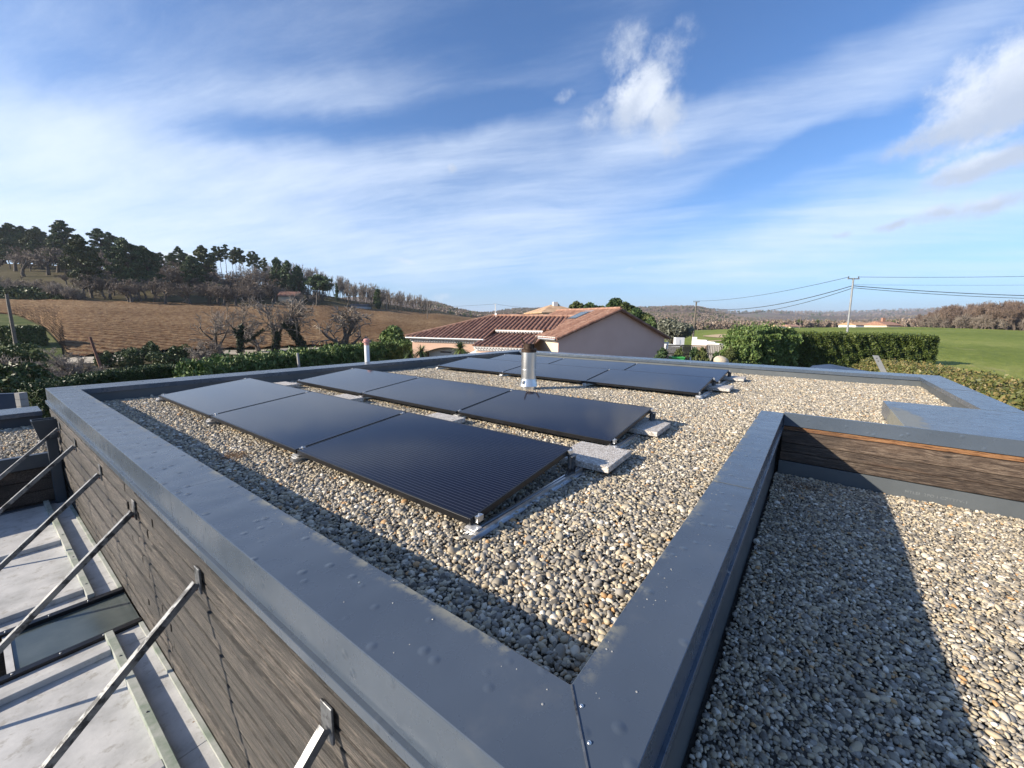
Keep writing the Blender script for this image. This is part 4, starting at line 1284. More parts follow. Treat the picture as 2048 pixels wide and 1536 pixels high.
def ridge(p0, p1, r_, mt, name='ridge_tiles', parent=nh):
    L_ = (p1-p0).length; k = max(1, int(L_/.36)); d = (p1-p0)/k
    mb = MB()
    for i in range(k):
        mb.tube(p0+d*i, p0+d*(i+1.06), r_*random.uniform(.92, 1.0), r_*random.uniform(1.02, 1.1), 8)
    return fixed(mb, name, mt, parent)
ridge(P3(pk, -OV-.02, zR+.10), P3(pk, GLEN, zR+.10), .11, 'tile_orange')
# darker verge tiles down both rakes of the gable
ridge(P3(pk, -OV-.03, zR+.03), P3(-OV-.05, -OV-.03, zE-sl*OV+.03), .095, 'tile_brown', 'verge_tiles')
ridge(P3(pk, -OV-.03, zR+.03), P3(gw+OV, -OV-.03, zE-sr*OV+.03), .095, 'tile_brown', 'verge_tiles')
# scalloped eaves course (genoise)
def genoise(p0, p1, out, parent, rows=2, step=.20, mt='white_trim'):
    d = (p1-p0); L_ = d.length; d = d.normalized()
    mb = MB()
    mb.obox(p0-out*.02+Vector((0, 0, .0)), d*L_, Vector((0, 0, .10)), out*.30)
    for r_ in range(rows):
        z = -.005-.115*r_
        k = int(L_/step)
        for i in range(k):
            q = p0+d*(step*(i+.5+.5*(r_ % 2)))
            q = Vector((q.x, q.y, p0.z+z))
            mb.tube(q, q+out*(.24-.11*r_), .070, .070, 8)
        mb.obox(p0-out*.02+Vector((0, 0, z-.110)), d*L_, Vector((0, 0, .035)), out*(.15-.11*r_))
    o = fixed(mb, 'eaves_course', mt, parent)
    tag(o, kind='stuff')
    return o
genoise(P3(0, -.02, zE-.06), P3(0, GLEN-1.2, zE-.06), -n2, nh)
gut = MB(); gut.tube(P3(-OV-.14, -OV, zE-.10), P3(-OV-.14, GLEN-1.2, zE-.10), .055, n=8); fixed(gut, 'gutter', 'grey_metal', nh)
# skylight and its shutter box
def on_slope(a, b, h):
    return P3(a, b, zE+sl*a)+upv*h
sk = MB(); a0, a1, b0, b1 = pk-1.75, pk-.55, 2.2, 3.3
sk.slab([on_slope(a0, b1, .16), on_slope(a0, b0, .16), on_slope(a1, b0, .16), on_slope(a1, b1, .16)], .16)
sko = fixed(sk, 'skylight', 'dark_zinc', nh)
sk = MB(); sk.slab([on_slope(a0+.10, b1-.10, .175), on_slope(a0+.10, b0+.10, .175), on_slope(a1-.10, b0+.10, .175), on_slope(a1-.10, b1-.10, .175)], .012)
fixed(sk, 'pane', 'window_glass', sko)
sk = MB(); sk.slab([on_slope(a1+.02, b1, .13), on_slope(a1+.02, b0, .13), on_slope(a1+.36, b0, .13), on_slope(a1+.36, b1, .13)], .10)
fixed(sk, 'shutter_box', 'grey_metal', nh)
sk = MB(); q = P3(gw+.05, -.25, zE-.45); sk.tube(q, q+Vector((0, 0, -.35)), .05, n=8); sk.obox(q-n2*.12, n2*.25, n1*.2, Vector((0, 0, .12)))
fixed(sk, 'rain_pipe', 'white_trim', nh)

# wing with the hipped roof
w1_, w2_ = hdv(106), hdv(16)
WD = 27.0
wR = W(968, 679, WD)
zwE = wR.z
lw = col_hit(814, wR, w1_)
HB = 4.6                                         # eave to ridge in plan
zwR = W(1000, 634, WD+HB*.93+.6).z
ks = (zwR-zwE)/HB
def Q3(a, b, z):
    q = wR+w1_*a+w2_*b
    return Vector((q.x, q.y, z))
AR = -7.0                                        # how far the wing runs on behind the gable house
mb = MB(); mb.slab([Q3(lw-.2, .32, ZN-.4), Q3(.02, .32, ZN-.4), Q3(.02, .32, zwE), Q3(lw-.2, .32, zwE)][::-1], .25)
GA0, GA1 = .9, lw-1.1                            # garage opening
# front wall pieces around the arched opening
for (aa, ab, za, zb_) in ((GA1, lw-.2, ZN-.4, zwE), (.0, GA0, ZN-.4, zwE), ):
    q = MB(); q.obox(Q3(aa, .30, za), w1_*(ab-aa), w2_*.28, Vector((0, 0, zb_-za))); fixed(q, 'front_wall', 'pink_render', nh)
arch = MB(); N_ = 14
ztop, zsp = zwE-.62, zwE-1.05
pts = []
for i in range(N_+1):
    t_ = i/N_; a = GA0+(GA1-GA0)*t_
    pts.append((a, zsp+(ztop-zsp)*math.sin(math.pi*t_)))
for i in range(N_):
    (a, z0), (b, z1) = pts[i], pts[i+1]
    vs = [Q3(a, .30, z0), Q3(b, .30, z1), Q3(b, .30, zwE), Q3(a, .30, zwE), Q3(a, .58, z0), Q3(b, .58, z1), Q3(b, .58, zwE), Q3(a, .58, zwE)]
    arch.add(vs, [(0, 1, 2, 3), (7, 6, 5, 4), (0, 4, 5, 1), (2, 6, 7, 3)])
fixed(arch, 'arch_wall', 'pink_render', nh)
q = MB(); q.obox(Q3(GA0-.05, 1.1, ZN-.4), w1_*(GA1-GA0+.1), w2_*.08, Vector((0, 0, zwE-.5-ZN+.4)))
gdo = fixed(q, 'garage_door', 'garage_door', nh)
for i in range(2):
    q = MB(); aa = GA0+(GA1-GA0)*(.20+.34*i); q.obox(Q3(aa, 1.085, zwE-1.08), w1_*.9, w2_*.014, Vector((0, 0, .10))); fixed(q, 'door_window', 'dark_roof', gdo)
q = MB(); q.obox(Q3(lw-.45, .6, ZN-.4), w1_*.25, w2_*(HB*2-.9), Vector((0, 0, zwE-ZN+.4))); fixed(q, 'side_wall', 'pink_render', nh)
# setback wall and the little porch
q = MB(); q.obox(Q3(AR, 1.95, ZN-.4), w1_*(-AR-.0), w2_*.25, Vector((0, 0, zwE+ks*1.8-ZN+.4))); fixed(q, 'setback_wall', 'pink_render', nh)
# roof slabs: front slope (two pieces), hip end
mb = MB(); mb.slab([Q3(lw+.12, -.0, zwE+.05), Q3(lw-HB, HB, zwR+.05), Q3(0, HB, zwR+.05), Q3(0, 0, zwE+.05)][::-1], .08)
fixed(mb, 'roof_slope', 'tile_brown', nh)
mb = MB(); mb.slab([Q3(0, 1.85, zwE+ks*1.85+.05), Q3(0, HB, zwR+.05), Q3(AR, HB, zwR+.05), Q3(AR, 1.85, zwE+ks*1.85+.05)][::-1], .08)
fixed(mb, 'roof_slope', 'tile_brown', nh)
mb = MB(); mb.slab([Q3(lw+.12, 0, zwE+.048), Q3(lw+.12, HB*2, zwE+.048), Q3(lw-HB, HB, zwR+.048)], .08)
fixed(mb, 'roof_slope', 'tile_brown', nh)
mb = MB(); mb.slab([Q3(lw+.12, HB*2, zwE+.046), Q3(AR, HB*2, zwE+.046), Q3(AR, HB, zwR+.046), Q3(lw-HB, HB, zwR+.046)], .08)
fixed(mb, 'roof_slope', 'tile_brown', nh)
dnw = (Q3(0, 0, zwE)-Q3(0, HB, zwR)).normalized()
upw = dnw.cross(w1_).normalized()
if upw.z < 0: upw = -upw
TP = .315
a = lw-.02
while a > AR+2.5:
    b1 = min(HB, max(.25, lw+.1-a))
    b0 = 0.0 if a > 0.05 else 1.85
    if b1-b0 > .25:
        tile_row(Q3(a, b1, zwE+ks*b1+.05), Q3(a, b0-.06, zwE+ks*(b0-.06)+.05), w1_, upw, .105, 'tile_brown', nh, .36)
    a -= TP
ridge(Q3(lw-HB, HB, zwR+.10), Q3(AR, HB, zwR+.10), .11, 'tile_orange')
ridge(Q3(lw+.14, -.04, zwE+.08), Q3(lw-HB, HB, zwR+.10), .10, 'tile_orange')
genoise(Q3(lw-.1, .30, zwE-.10), Q3(-.05, .30, zwE-.10), -w2_, nh)
genoise(Q3(-.1, 1.95, zwE+ks*1.85-.10), Q3(AR+3.5, 1.95, zwE+ks*1.85-.10), -w2_, nh, 1)
gut = MB(); gut.tube(Q3(lw+.1, -.07, zwE-.02), Q3(0, -.07, zwE-.02), .06, n=8); fixed(gut, 'gutter', 'grey_metal', nh)
# porch roof between the wing and the gable house
zpE = W(1000, 692, WD-1.4).z
zpT = zwE+ks*1.85-.24
pb0, pb1 = -1.15, 1.93
kp = (zpT-zpE)/(pb1-pb0)
mb = MB(); mb.slab([Q3(.28, pb0, zpE), Q3(.28, pb1, zpT), Q3(-3.6, pb1, zpT), Q3(-3.6, pb0, zpE)][::-1], .07)
fixed(mb, 'porch_roof', 'tile_brown', nh)
a = .18
while a > -3.5:
    tile_row(Q3(a, pb1, zpT), Q3(a, pb0-.05, zpE-kp*.05), w1_, upw, .105, 'tile_brown', nh, .36)
    a -= TP
genoise(Q3(.28, pb0+.32, zpE-.11), Q3(-3.6, pb0+.32, zpE-.11), -w2_, nh)
q = MB(); q.obox(Q3(-3.6, pb0+.36, ZN-.4), w1_*3.8, w2_*.25, Vector((0, 0, zpE-ZN+.4))); fixed(q, 'porch_wall', 'pink_render', nh)
q = MB(); q.obox(Q3(lw-HB-.35, HB-.1, zwR-.02), w1_*.16, w2_*.16, Vector((0, 0, .30))); fixed(q, 'roof_vent', 'white_trim', nh)
# pale awning below the porch
aw = MB(); aw.slab([Q3(1.0, -1.5, zpE-.75), Q3(.35, -.3, zpE-.32), Q3(-3.2, -.3, zpE-.32), Q3(-3.2, -1.9, zpE-.75)][::-1], .03)
o = fixed(aw, 'awning', 'pvc_white', None); tag(o, 'pale flat awning below the porch eaves of the pink house', 'awning')

# ------------------------------------------------------------------ house behind, half hidden
hb = W(1130, 634, 52)
h2 = thing('tiled_house', 'low house with mottled hipped tile roof and white chimney behind the pink house', 'house', (hb.x, hb.y, -3))
def simple_house(root, px, d, wpx, zeave_py, ridge_py, heading, depth, mts, hip=True, over=.3):
    c = W(px, zeave_py, d); ze = c.z; zr_ = zpy(px, ridge_py, d+depth/2)
    u = hdv(heading); v_ = hdv(heading+90)
    if v_.dot(HD) < 0: v_ = -v_
    wd = wpx*d/FPX
    o = Vector((c.x, c.y, 0))-u*wd/2
    def S(a, b, z): 
        q = o+u*a+v_*b; return Vector((q.x, q.y, z))
    zb_ = min(zg1(c.x, c.y), ze-2.2)-.4
    wl = MB(); wl.obox(S(0, 0, zb_), u*wd, v_*depth, Vector((0, 0, ze-zb_))); fixed(wl, 'wall', mts[0], root)
    rf = MB()
    e = over
    i_ = depth/2 if hip else 0
    i_ = min(i_, wd*.42)
    A, B, C_, D_ = S(-e, -e, ze), S(wd+e, -e, ze), S(wd+e, depth+e, ze), S(-e, depth+e, ze)
    R0, R1 = S(i_ if hip else -e, depth/2, zr_), S(wd-i_ if hip else wd+e, depth/2, zr_)
    lo = Vector((0, 0, -.12))
    rf.add([A, B, C_, D_, R0, R1, A+lo, B+lo, C_+lo, D_+lo], [(0, 1, 5, 4), (2, 3, 4, 5), (1, 2, 5), (3, 0, 4), (0, 6, 7, 1), (1, 7, 8, 2), (2, 8, 9, 3), (3, 9, 6, 0), (9, 8, 7, 6)])
    ro = fixed(rf, 'roof', mts[1], root)
    return S, ze, zr_, wd, ro
S, ze, zr_, wd, ro = simple_house(h2, 1128, 52, 86, 625, 610, -40, 8, ('cream_render', 'tile_mixed'))
q = MB(); q.obox(S(wd/2-.3, 3.2, zr_-.2), hdv(-40)*.6, hdv(50)*.5, Vector((0, 0, .55))); fixed(q, 'chimney', 'white_trim', ro)
h3 = W(1095, 632, 42)
o3 = MB(); o3.slab([W(1078, 636, 40), W(1122, 636, 40), W(1118, 626, 44), W(1096, 627, 44)], .15)
lean = thing('lean_to', 'dark slate lean-to roof in front of the mottled tile roof', 'lean-to', (h3.x, h3.y, -3))
fixed(o3, 'roof', 'dark_roof', lean)
q = MB(); c_ = W(1100, 636, 40.5); q.obox(Vector((c_.x, c_.y, -3.4))-Rt*1.0, Rt*2.0, HD*.2, Vector((0, 0, c_.z+3.3))); fixed(q, 'wall', 'cream_render', lean)

# ------------------------------------------------------------------ far houses
def far_house(label, px, d, wpx, e_py, r_py, heading, depth, mts, hip, grp=None):
    c = G(px, d)
    t_ = thing('far_house', label, 'house', c, 0, grp)
    return simple_house(t_, px, d, wpx, e_py, r_py, heading, depth, mts, hip), t_
(fh, ft) = far_house('far house with bright orange tile roof at the edge of the green field', 1788, 150, 30, 650, 643, -50, 9, ('cream_render', 'tile_orange'), False)
S, ze, zr_, wd, ro = fh
q = MB(); q.obox(S(wd*.4, 4, zr_-.3), hdv(-50)*1.0, hdv(40)*.8, Vector((0, 0, 1.6))); fixed(q, 'chimney', 'tile_orange', ro)
far_house('long pale roofed far house just right of the metal utility pole', 1732, 170, 44, 650, 645, -48, 8, ('white_render', 'tile_mixed'), False)
far_house('small far house with a pale roof, left of the small pole in the green field', 1565, 190, 14, 653, 650, -45, 8, ('white_render', 'tile_mixed'), False)
far_house('small far house with an orange roof, behind the small pole in the green field', 1592, 200, 22, 653, 649, -48, 8, ('cream_render', 'tile_orange'), False)
far_house('tiny ochre house on the far slope above the olive tree', 1344, 420, 12, 639, 635, -30, 9, ('cream_render', 'tile_mixed'), False)
far_house('cream house among bare trees on the left hillside', 489, 126, 20, 590, 582, -35, 7, ('cream_render', 'dark_roof'), False)
far_house('low house with terracotta roof on the hillside behind the birch', 575, 130, 34, 592, 583, -40, 7, ('cream_render', 'tile_brown'), False)
sh = thing('farm_shed', 'low pale metal shed at the top edge of the ploughed field', 'shed', G(716, 150))
simple_house(sh, 716, 146, 34, 612, 608, -52, 5, ('grey_metal', 'dark_roof'), False, .2)

# ------------------------------------------------------------------ white wall, fence and garden things on the right
def obj_wall(name, label, cat, px0, px1, d0, d1, py0, py1, thick, mt, zb=None):
    a = W(px0, py0, d0); b = W(px1, py1, d1)
    zz = min(zg1(a.x, a.y), zg1(b.x, b.y))-.2 if zb is None else zb
    dv = Vector((b.x-a.x, b.y-a.y, 0)); nv = Vector((-dv.y, dv.x, 0)).normalized()*thick
    mb = MB()
    mb.add([(a.x, a.y, zz), (b.x, b.y, zz), (b.x+nv.x, b.y+nv.y, zz), (a.x+nv.x, a.y+nv.y, zz), (a.x, a.y, a.z), (b.x, b.y, b.z), (b.x+nv.x, b.y+nv.y, b.z), (a.x+nv.x, a.y+nv.y, a.z)],
           [(3, 2, 1, 0), (4, 5, 6, 7), (0, 1, 5, 4), (1, 2, 6, 5), (2, 3, 7, 6), (3, 0, 4, 7)])
    return tag(fixed(mb, name, mt, None), label, cat)
gw_ = thing('garden_wall', 'white rendered garden wall stepping down behind the wooden fence', 'wall', G(1420, 36))
for (pa, pb, da, db, ya, yb) in ((1384, 1413, 36, 35, 679, 680), (1413, 1429, 34.99, 34.4, 682.5, 684), (1429, 1444, 34.38, 33.8, 686, 688), (1444, 1462, 33.78, 33.0, 690, 692)):
    o = obj_wall('wall_section', None, None, pa, pb, da, db, ya, yb, .2, 'white_render'); o.parent = gw_; o.matrix_parent_inverse = parent_inv(gw_)
o = obj_wall('wall_pier', None, None, 1386, 1394.5, 36.6, 36.5, 674, 674.2, .4, 'white_render'); o.parent = gw_; o.matrix_parent_inverse = parent_inv(gw_)
ut = thing('utility_box', 'pale grey utility cabinet beside the low white wall under the olive tree', 'cabinet', G(1360, 37))
a = W(1352, 675, 37); mb = MB(); mb.obox((a.x, a.y, -2.9), Rt*.78, HD*.5, Vector((0, 0, a.z+2.9))); fixed(mb, 'cabinet_body', 'pvc_white', ut)
mb = MB(); mb.obox((a.x-HD.x*.02+Rt.x*.36, a.y-HD.y*.02+Rt.y*.36, a.z-.9), Rt*.03, HD*.018, Vector((0, 0, .7))); fixed(mb, 'door_gap', 'grey_metal', ut)
lw_ = obj_wall('low_wall', 'long low pale wall between the gable house and the fence', 'wall', 1328, 1362, 34, 33.6, 687, 690, .25, 'pvc_white')
# fence panels
fe = thing('wooden_fence', 'wooden board fence of two warm panels and one grey panel behind small conifers', 'fence', G(1400, 28))
def fence_panel(px0, px1, d0, d1, py0, py1, mt):
    a = W(px0, py0, d0); b = W(px1, py1, d1); n_ = 14
    z0 = -2.9
    mb = MB()
    dv = Vector((b.x-a.x, b.y-a.y, 0)); L_ = dv.length; dv = dv.normalized(); nv = Vector((-dv.y, dv.x, 0))
    for i in range(n_):
        o = Vector((a.x, a.y, z0))+dv*(L_*i/n_+.006)+nv*random.uniform(0, .012)
        mb.obox(o, dv*(L_/n_-.014), nv*.02, Vector((0, 0, a.z-z0+(b.z-a.z)*i/n_-.03)))
    p = fixed(mb, 'panel', mt, fe); tag(p, kind='stuff')
    for k, zz in enumerate((-.02, -.62)):
        r_ = MB(); r_.obox(Vector((a.x, a.y, a.z+zz))-nv*.045, dv*L_, nv*.04, Vector((0, 0, .09))); fixed(r_, 'rail', mt, fe)
    for o in (a, b):
        r_ = MB(); r_.obox(Vector((o.x, o.y, z0))-nv*.09-dv*.04, dv*.08, nv*.04, Vector((0, 0, o.z-z0+.02))); fixed(r_, 'post', mt, fe)
fence_panel(1333, 1361, 29.0, 28.8, 691, 692.5, 'fence_wood')
fence_panel(1362, 1413, 28.75, 28.3, 691.5, 693, 'fence_wood')
fence_panel(1414, 1462, 28.25, 27.8, 690.5, 692, 'grey_fence_wood')
gb = W(1357, 714, 24)
t_ = thing('sand_pit_lid', 'bright green plastic lid in the garden below the wooden fence', 'plastic lid', (gb.x, gb.y, gb.z))
mb = MB(); mb.obox(gb-Rt*.35-Vector((0, 0, .5)), Rt*.7, HD*.5, Vector((0, 0, .42))); fixed(mb, 'tub', 'green_plastic', t_)
mb = MB(); mb.obox(gb-Rt*.38-HD*.03-Vector((0, 0, .078)), Rt*.76, HD*.56, Vector((0, 0, .08))); fixed(mb, 'lid', 'green_plastic', t_)
def rock(px, py, d, s, label):
    c = W(px, py, d)
    bm = bmesh.new(); bmesh.ops.create_icosphere(bm, subdivisions=3, radius=1)
    f1 = rng.normal(0, 1.4, (5, 3)); p1 = rng.uniform(0, 6, 5)
    for v_ in bm.verts:
        q = np.array(v_.co); r_ = 1+sum(.09*math.sin(float(f1[k] @ q)+p1[k]) for k in range(5))
        v_.co = Vector(q*r_*np.array([s, s*.8, s*.75]))
    me = bpy.data.meshes.new('boulder'); bm.to_mesh(me); bm.free()
    o = link('boulder', me, 'boulder'); o.location = c
    tag(o, label, 'boulder')
rock(1441, 724, 24, .42, 'rounded pale ochre boulder at the foot of the grey fence panel')
for i, (px, py) in enumerate(((1372, 713), (1381, 714), (1399, 716))):
    c = W(px, py, 24.5); mb = MB(); mb.tube(c-Vector((0, 0, .8)), c, .035, n=8)
    tag(fixed(mb, 'garden_stake', 'white_trim', None), 'pale garden stake between the small conifers, %s of three' % ('leftmost', 'middle', 'rightmost')[i], 'stake', 'pale stakes in the garden')

# slanting aluminium upright and tarpaulin beyond the far parapet
ax0 = W(1768, 745, 9.6); ax1 = W(1751, 711, 9.6)
dv = (ax1-ax0).normalized()
au = thing('ladder_upright', 'slanting aluminium ladder upright with two holes rising above the far parapet', 'ladder', ax0-dv*1.2)
rf_ = (Rt*.80-HD*.60).normalized(); rb_ = (HD*.80+Rt*.60).normalized()
mb = MB(); mb.obox(ax0-dv*1.2-rf_*.055, rf_*.11, rb_*.028, dv*(1.2+(ax1-ax0).length)); fixed(mb, 'rail', 'grey_metal', au)
for k in (.07, .15):
    q = ax1-dv*k-rb_*.0015; mb = MB(); mb.tube(q, q+rb_*.001, .014, n=12); fixed(mb, 'hole', 'black_frame', au)
tp = MB(); tp.slab([W(1610, 742, 11.5), W(1740, 752, 11.5), W(1745, 744, 13), W(1660, 728, 13.5), W(1625, 731, 13.5)], .03)
tag(fixed(tp, 'tarpaulin', 'tarp_blue', None), 'dark blue tarpaulin sheet just beyond the far parapet, left of the ladder', 'tarpaulin')
# dark wall and block pillar at far left
dwl = obj_wall('dark_wall', 'low dark blue wall beyond the small lower roof at far left', 'wall', -60, 29, 11.5, 11.9, 790, 787, .15, 'tarp_blue', -4)
bp = thing('block_pillar', 'squat grey concrete block pillar beside the dark wall at far left', 'pillar', W(33, 800, 11.6))
a = W(28, 786, 11.6)
for k in range(3):
    mb = MB(); mb.obox((a.x, a.y, a.z-.20*(k+1)+.006), Rt*.14, HD*.2, Vector((0, 0, .19))); fixed(mb, 'block', 'concrete', bp)

# ================================================================== VEGETATION
def seg_mesh(P0, P1, R0, R1, n=4):
    P0, P1 = np.asarray(P0, float), np.asarray(P1, float)
    R0, R1 = np.asarray(R0, float), np.asarray(R1, float)
    d = P1-P0; d /= np.maximum(np.linalg.norm(d, axis=1), 1e-9)[:, None]
    h = np.where(np.abs(d[:, 2:3]) > .9, np.array([[1., 0, 0]]), np.array([[0, 0, 1.]]))
    a = np.cross(d, h); a /= np.linalg.norm(a, axis=1)[:, None]
    b = np.cross(d, a)
    th = np.arange(n)*2*math.pi/n
    ring = a[:, None, :]*np.cos(th)[None, :, None]+b[:, None, :]*np.sin(th)[None, :, None]
    V = np.concatenate([P0[:, None, :]+ring*R0[:, None, None], P1[:, None, :]+ring*R1[:, None, None]], 1)
    m_ = len(P0)
    base = np.arange(m_)[:, None]*2*n
    i = np.arange(n); j = (i+1) % n
    F_ = np.stack([base+i, base+j, base+n+j, base+n+i], -1)
    return V.reshape(-1, 3), F_.reshape(-1, 4)
def unit(v):
    return v/max(np.linalg.norm(v), 1e-9)
def grow(rg, start, dirv, length, rad, level, maxlev, segs, kids, upw=.12, wig=.25, klen=.62, krad=.58, first=.35, spread=.8):
    """recursive branch; returns list of (p0,p1,r0,r1) and appends"""
    p = np.array(start, float); d = unit(np.array(dirv, float))
    n = 5 if level == 0 else (4 if level < 3 else 3)
    pts = [p]; rr = [rad]
    for i in range(n):
        d = unit(d+rg.normal(0, wig/(1+.3*level), 3)*np.array([1, 1, .7])+np.array([0, 0, upw]))
        p = p+d*length/n
        pts.append(p); rr.append(rad*(1-.72*(i+1)/n))
        segs.append((pts[-2], p, rr[-2], rr[-1], level))
    if level >= maxlev:
        return
    k = kids[min(level, len(kids)-1)]
    for q in range(k):
        t_ = first+(1-first)*(q+rg.uniform(.1, .9))/k
        x = t_*n; i = min(int(x), n-1)
        s0 = pts[i]+(pts[i+1]-pts[i])*(x-i)
        dd = unit(pts[i+1]-pts[i])
        az_ = rg.uniform(0, 6.283)
        a = unit(np.cross(dd, [.3, .2, 1.0])); b = np.cross(dd, a)
        out = a*math.cos(az_)+b*math.sin(az_)
        cd = unit(dd*rg.uniform(.45, 1.0)+out*spread*rg.uniform(.7, 1.2))
        grow(rg, s0, cd, length*klen*rg.uniform(.7, 1.15)*(1.15-.4*t_), max(rad*krad*(1-.5*t_), .004), level+1, maxlev, segs, kids, upw*.8, wig, klen, krad, .2, spread)
def segs_to_mesh(segs, nsides=(7, 5, 4, 3, 3, 3), mul=1.0, minr=0.0):
    out = []
    lv = np.array([s[4] for s in segs])
    for L_ in sorted(set(lv)):
        S_ = [s for s in segs if s[4] == L_]
        out.append(seg_mesh([s[0] for s in S_], [s[1] for s in S_], [max(s[2]*mul, minr) for s in S_], [max(s[3]*mul, minr*.7) for s in S_], nsides[min(L_, len(nsides)-1)]))
    return joinN(out)
def quads(P, size, rg, aspect=1.6, up=0.0, axis=None):
    n = len(P)
    d = rg.normal(0, 1, (n, 3)) if axis is None else axis+rg.normal(0, .35, (n, 3))
    d[:, 2] += up
    d /= np.linalg.norm(d, axis=1)[:, None]
    e_ = np.cross(d, rg.normal(0, 1, (n, 3))); e_ /= np.maximum(np.linalg.norm(e_, axis=1), 1e-6)[:, None]
    s = (size*rg.uniform(.6, 1.35, n))[:, None]
    d = d*s*aspect*.5; e_ = e_*s*.5
    V = np.stack([P-d, P+e_*.8, P+d, P-e_*.8], 1).reshape(-1, 3)
    return V, np.arange(n*4).reshape(-1, 4)
def hide_template(root):
    for c in list(root.children):
        bpy.data.objects.remove(c)
    bpy.data.objects.remove(root)
def tree_proto(name, cat, parts):
    """parts: list of (name, mesh, material)"""
    root = bpy.data.objects.new(name, None)
    root['category'] = cat
    for nm, me_, mt in parts:
        if len(me_.materials) == 0: me_.materials.append(MATS[mt])
        o = bpy.data.objects.new(nm, me_)
        o.parent = root
    return root
def plant(proto, loc, s, rz, label, group=None, sz=None):
    o = bpy.data.objects.new(proto.name.split('.')[0], None); COL.objects.link(o)
    o.location = loc; o.rotation_euler = (0, 0, rz); o.scale = (s, s, sz or s)
    o['category'] = proto['category']
    tag(o, label, None, group)
    for ch in proto.children:
        c = bpy.data.objects.new(ch.name.split('.')[0], ch.data); COL.objects.link(c); c.parent = o
    return o
PROTO_KIDS = {}

# ---- bare broadleaf trees (height about 1, scaled when planted)
def bare_proto(seed, name, twig, maxlev=4, kids=(7, 6, 5, 4), trunk=.45, rad=.028, spread=.85, upw=.10, wood='bark', minr=.0016, wig=.22, klen=.62, first=.35):
    rg = np.random.default_rng(seed)
    segs = []
    grow(rg, (0, 0, -.03), (rg.normal(0, .05), rg.normal(0, .05), 1), trunk, rad, 0, maxlev, segs, kids, upw, wig, klen, .6, first, spread)
    zmax = max(s[1][2] for s in segs)
    segs = [(s[0]/zmax, s[1]/zmax, s[2]/zmax, s[3]/zmax, s[4]) for s in segs]
    A = [s for s in segs if s[4] <= 1]; B = [s for s in segs if s[4] > 1]
    va, fa = segs_to_mesh(A); vb, fb = segs_to_mesh(B, (3, 3, 3, 3, 3), 1.0, minr)
    return tree_proto(name, 'tree', [('trunk', np_mesh(name+'_trunk', va, fa), wood), ('crown', np_mesh(name+'_crown', vb, fb), twig)])
BARE = [bare_proto(100+i, 'bare_tree', 'twig_grey', 4, (8, 6, 5, 3), .60, .022, .62, .16, minr=.0022, klen=.55) for i in range(3)]
BROWN = [bare_proto(200+i, 'bare_tree', 'twig_brown', 4, (8, 6, 5, 3), .42, .030, .95, .08, minr=.0026) for i in range(3)]
RUSS = [bare_proto(300+i, 'bare_tree', 'twig_russet', 4, (8, 7, 5, 3), .45, .026, .80, .13, minr=.0030) for i in range(3)]
BIRCH = bare_proto(402, 'birch_tree', 'twig_grey', 4, (9, 6, 5, 3), .62, .018, .55, .10, 'birch_bark', minr=.0018)
SHRUB = [bare_proto(500+i, 'bare_shrub', 'twig_grey', 3, (14, 8, 5), .35, .030, 1.1, .10, minr=.0045, first=.05) for i in range(2)]

# ---- pines
def pine_proto(seed, name, leaf, bare=.45, n=34, spread=.22, flat=.55, top=.16, q=.030, per=70, trunk_r=.016, lean=.05):
    rg = np.random.default_rng(seed)
    segs = []
    L_ = np.array([rg.normal(0, lean), rg.normal(0, lean), 1.0])
    pts = [np.array([0, 0, -.03])]
    for i in range(8):
        pts.append(np.array([L_[0]*(i+1)/8+rg.normal(0, .006), L_[1]*(i+1)/8+rg.normal(0, .006), (i+1)/8*.97]))
        segs.append((pts[-2], pts[-1], trunk_r*(1-.095*i), trunk_r*(1-.095*(i+1)), 0))
    def axis_at(t_):
        x = t_*8; i = min(int(x), 7); return pts[i]+(pts[i+1]-pts[i])*(x-i)
    C_ = []
    for k in range(n):
        t_ = bare+(1-bare)*((k+rg.uniform(0, 1))/n)
        prof = math.sin(math.pi*min(1, (t_-bare)/(1-bare)*.78+.20))**.8
        az_ = rg.uniform(0, 6.283); ln = spread*prof*rg.uniform(.35, 1.1)
        s0 = axis_at(min(.98, t_-.04))
        e_ = axis_at(min(1, t_))+np.array([math.cos(az_)*ln, math.sin(az_)*ln, rg.uniform(-.01, .05)])
        segs.append((s0, e_, trunk_r*.30, trunk_r*.10, 1))
        C_.append((e_, rg.uniform(.55, 1.1)*top*.5*(0.6+.4*prof)))
        if rg.random() < .6:
            C_.append((s0+(e_-s0)*.6, rg.uniform(.4, .8)*top*.45))
    P = []
    for c, r_ in C_:
        m_ = int(per*(r_/(top*.4))**1.3)+8
        d = rg.normal(0, 1, (m_, 3)); d /= np.linalg.norm(d, axis=1)[:, None]
        rad_ = rg.uniform(.35, 1, m_)**.6
        p = c+d*rad_[:, None]*r_*np.array([1.15, 1.15, flat])
        P.append(p)
    P = np.concatenate(P)
    P = P[rg.random(len(P)) < .92]
    vq, fq = quads(P, np.full(len(P), q), rg, 1.9, .5)
    va, fa = segs_to_mesh(segs, (6, 3))
    return tree_proto(name, 'tree', [('trunk', np_mesh(name+'_trunk', va, fa), 'bark'), ('crown', np_mesh(name+'_crown', vq, fq), leaf)])
PT = [pine_proto(11, 'pine_tree', 'pine_needles', .32, 64, .18, .62, .115, .020, 120, .015),
      pine_proto(12, 'pine_tree', 'pine_needles', .42, 50, .16, .62, .11, .020, 120, .015),
      pine_proto(13, 'pine_tree', 'pine_needles_olive', .24, 70, .18, .62, .115, .020, 120, .015),
      pine_proto(17, 'pine_tree', 'pine_needles', .38, 54, .19, .60, .11, .020, 120, .015, .06)]
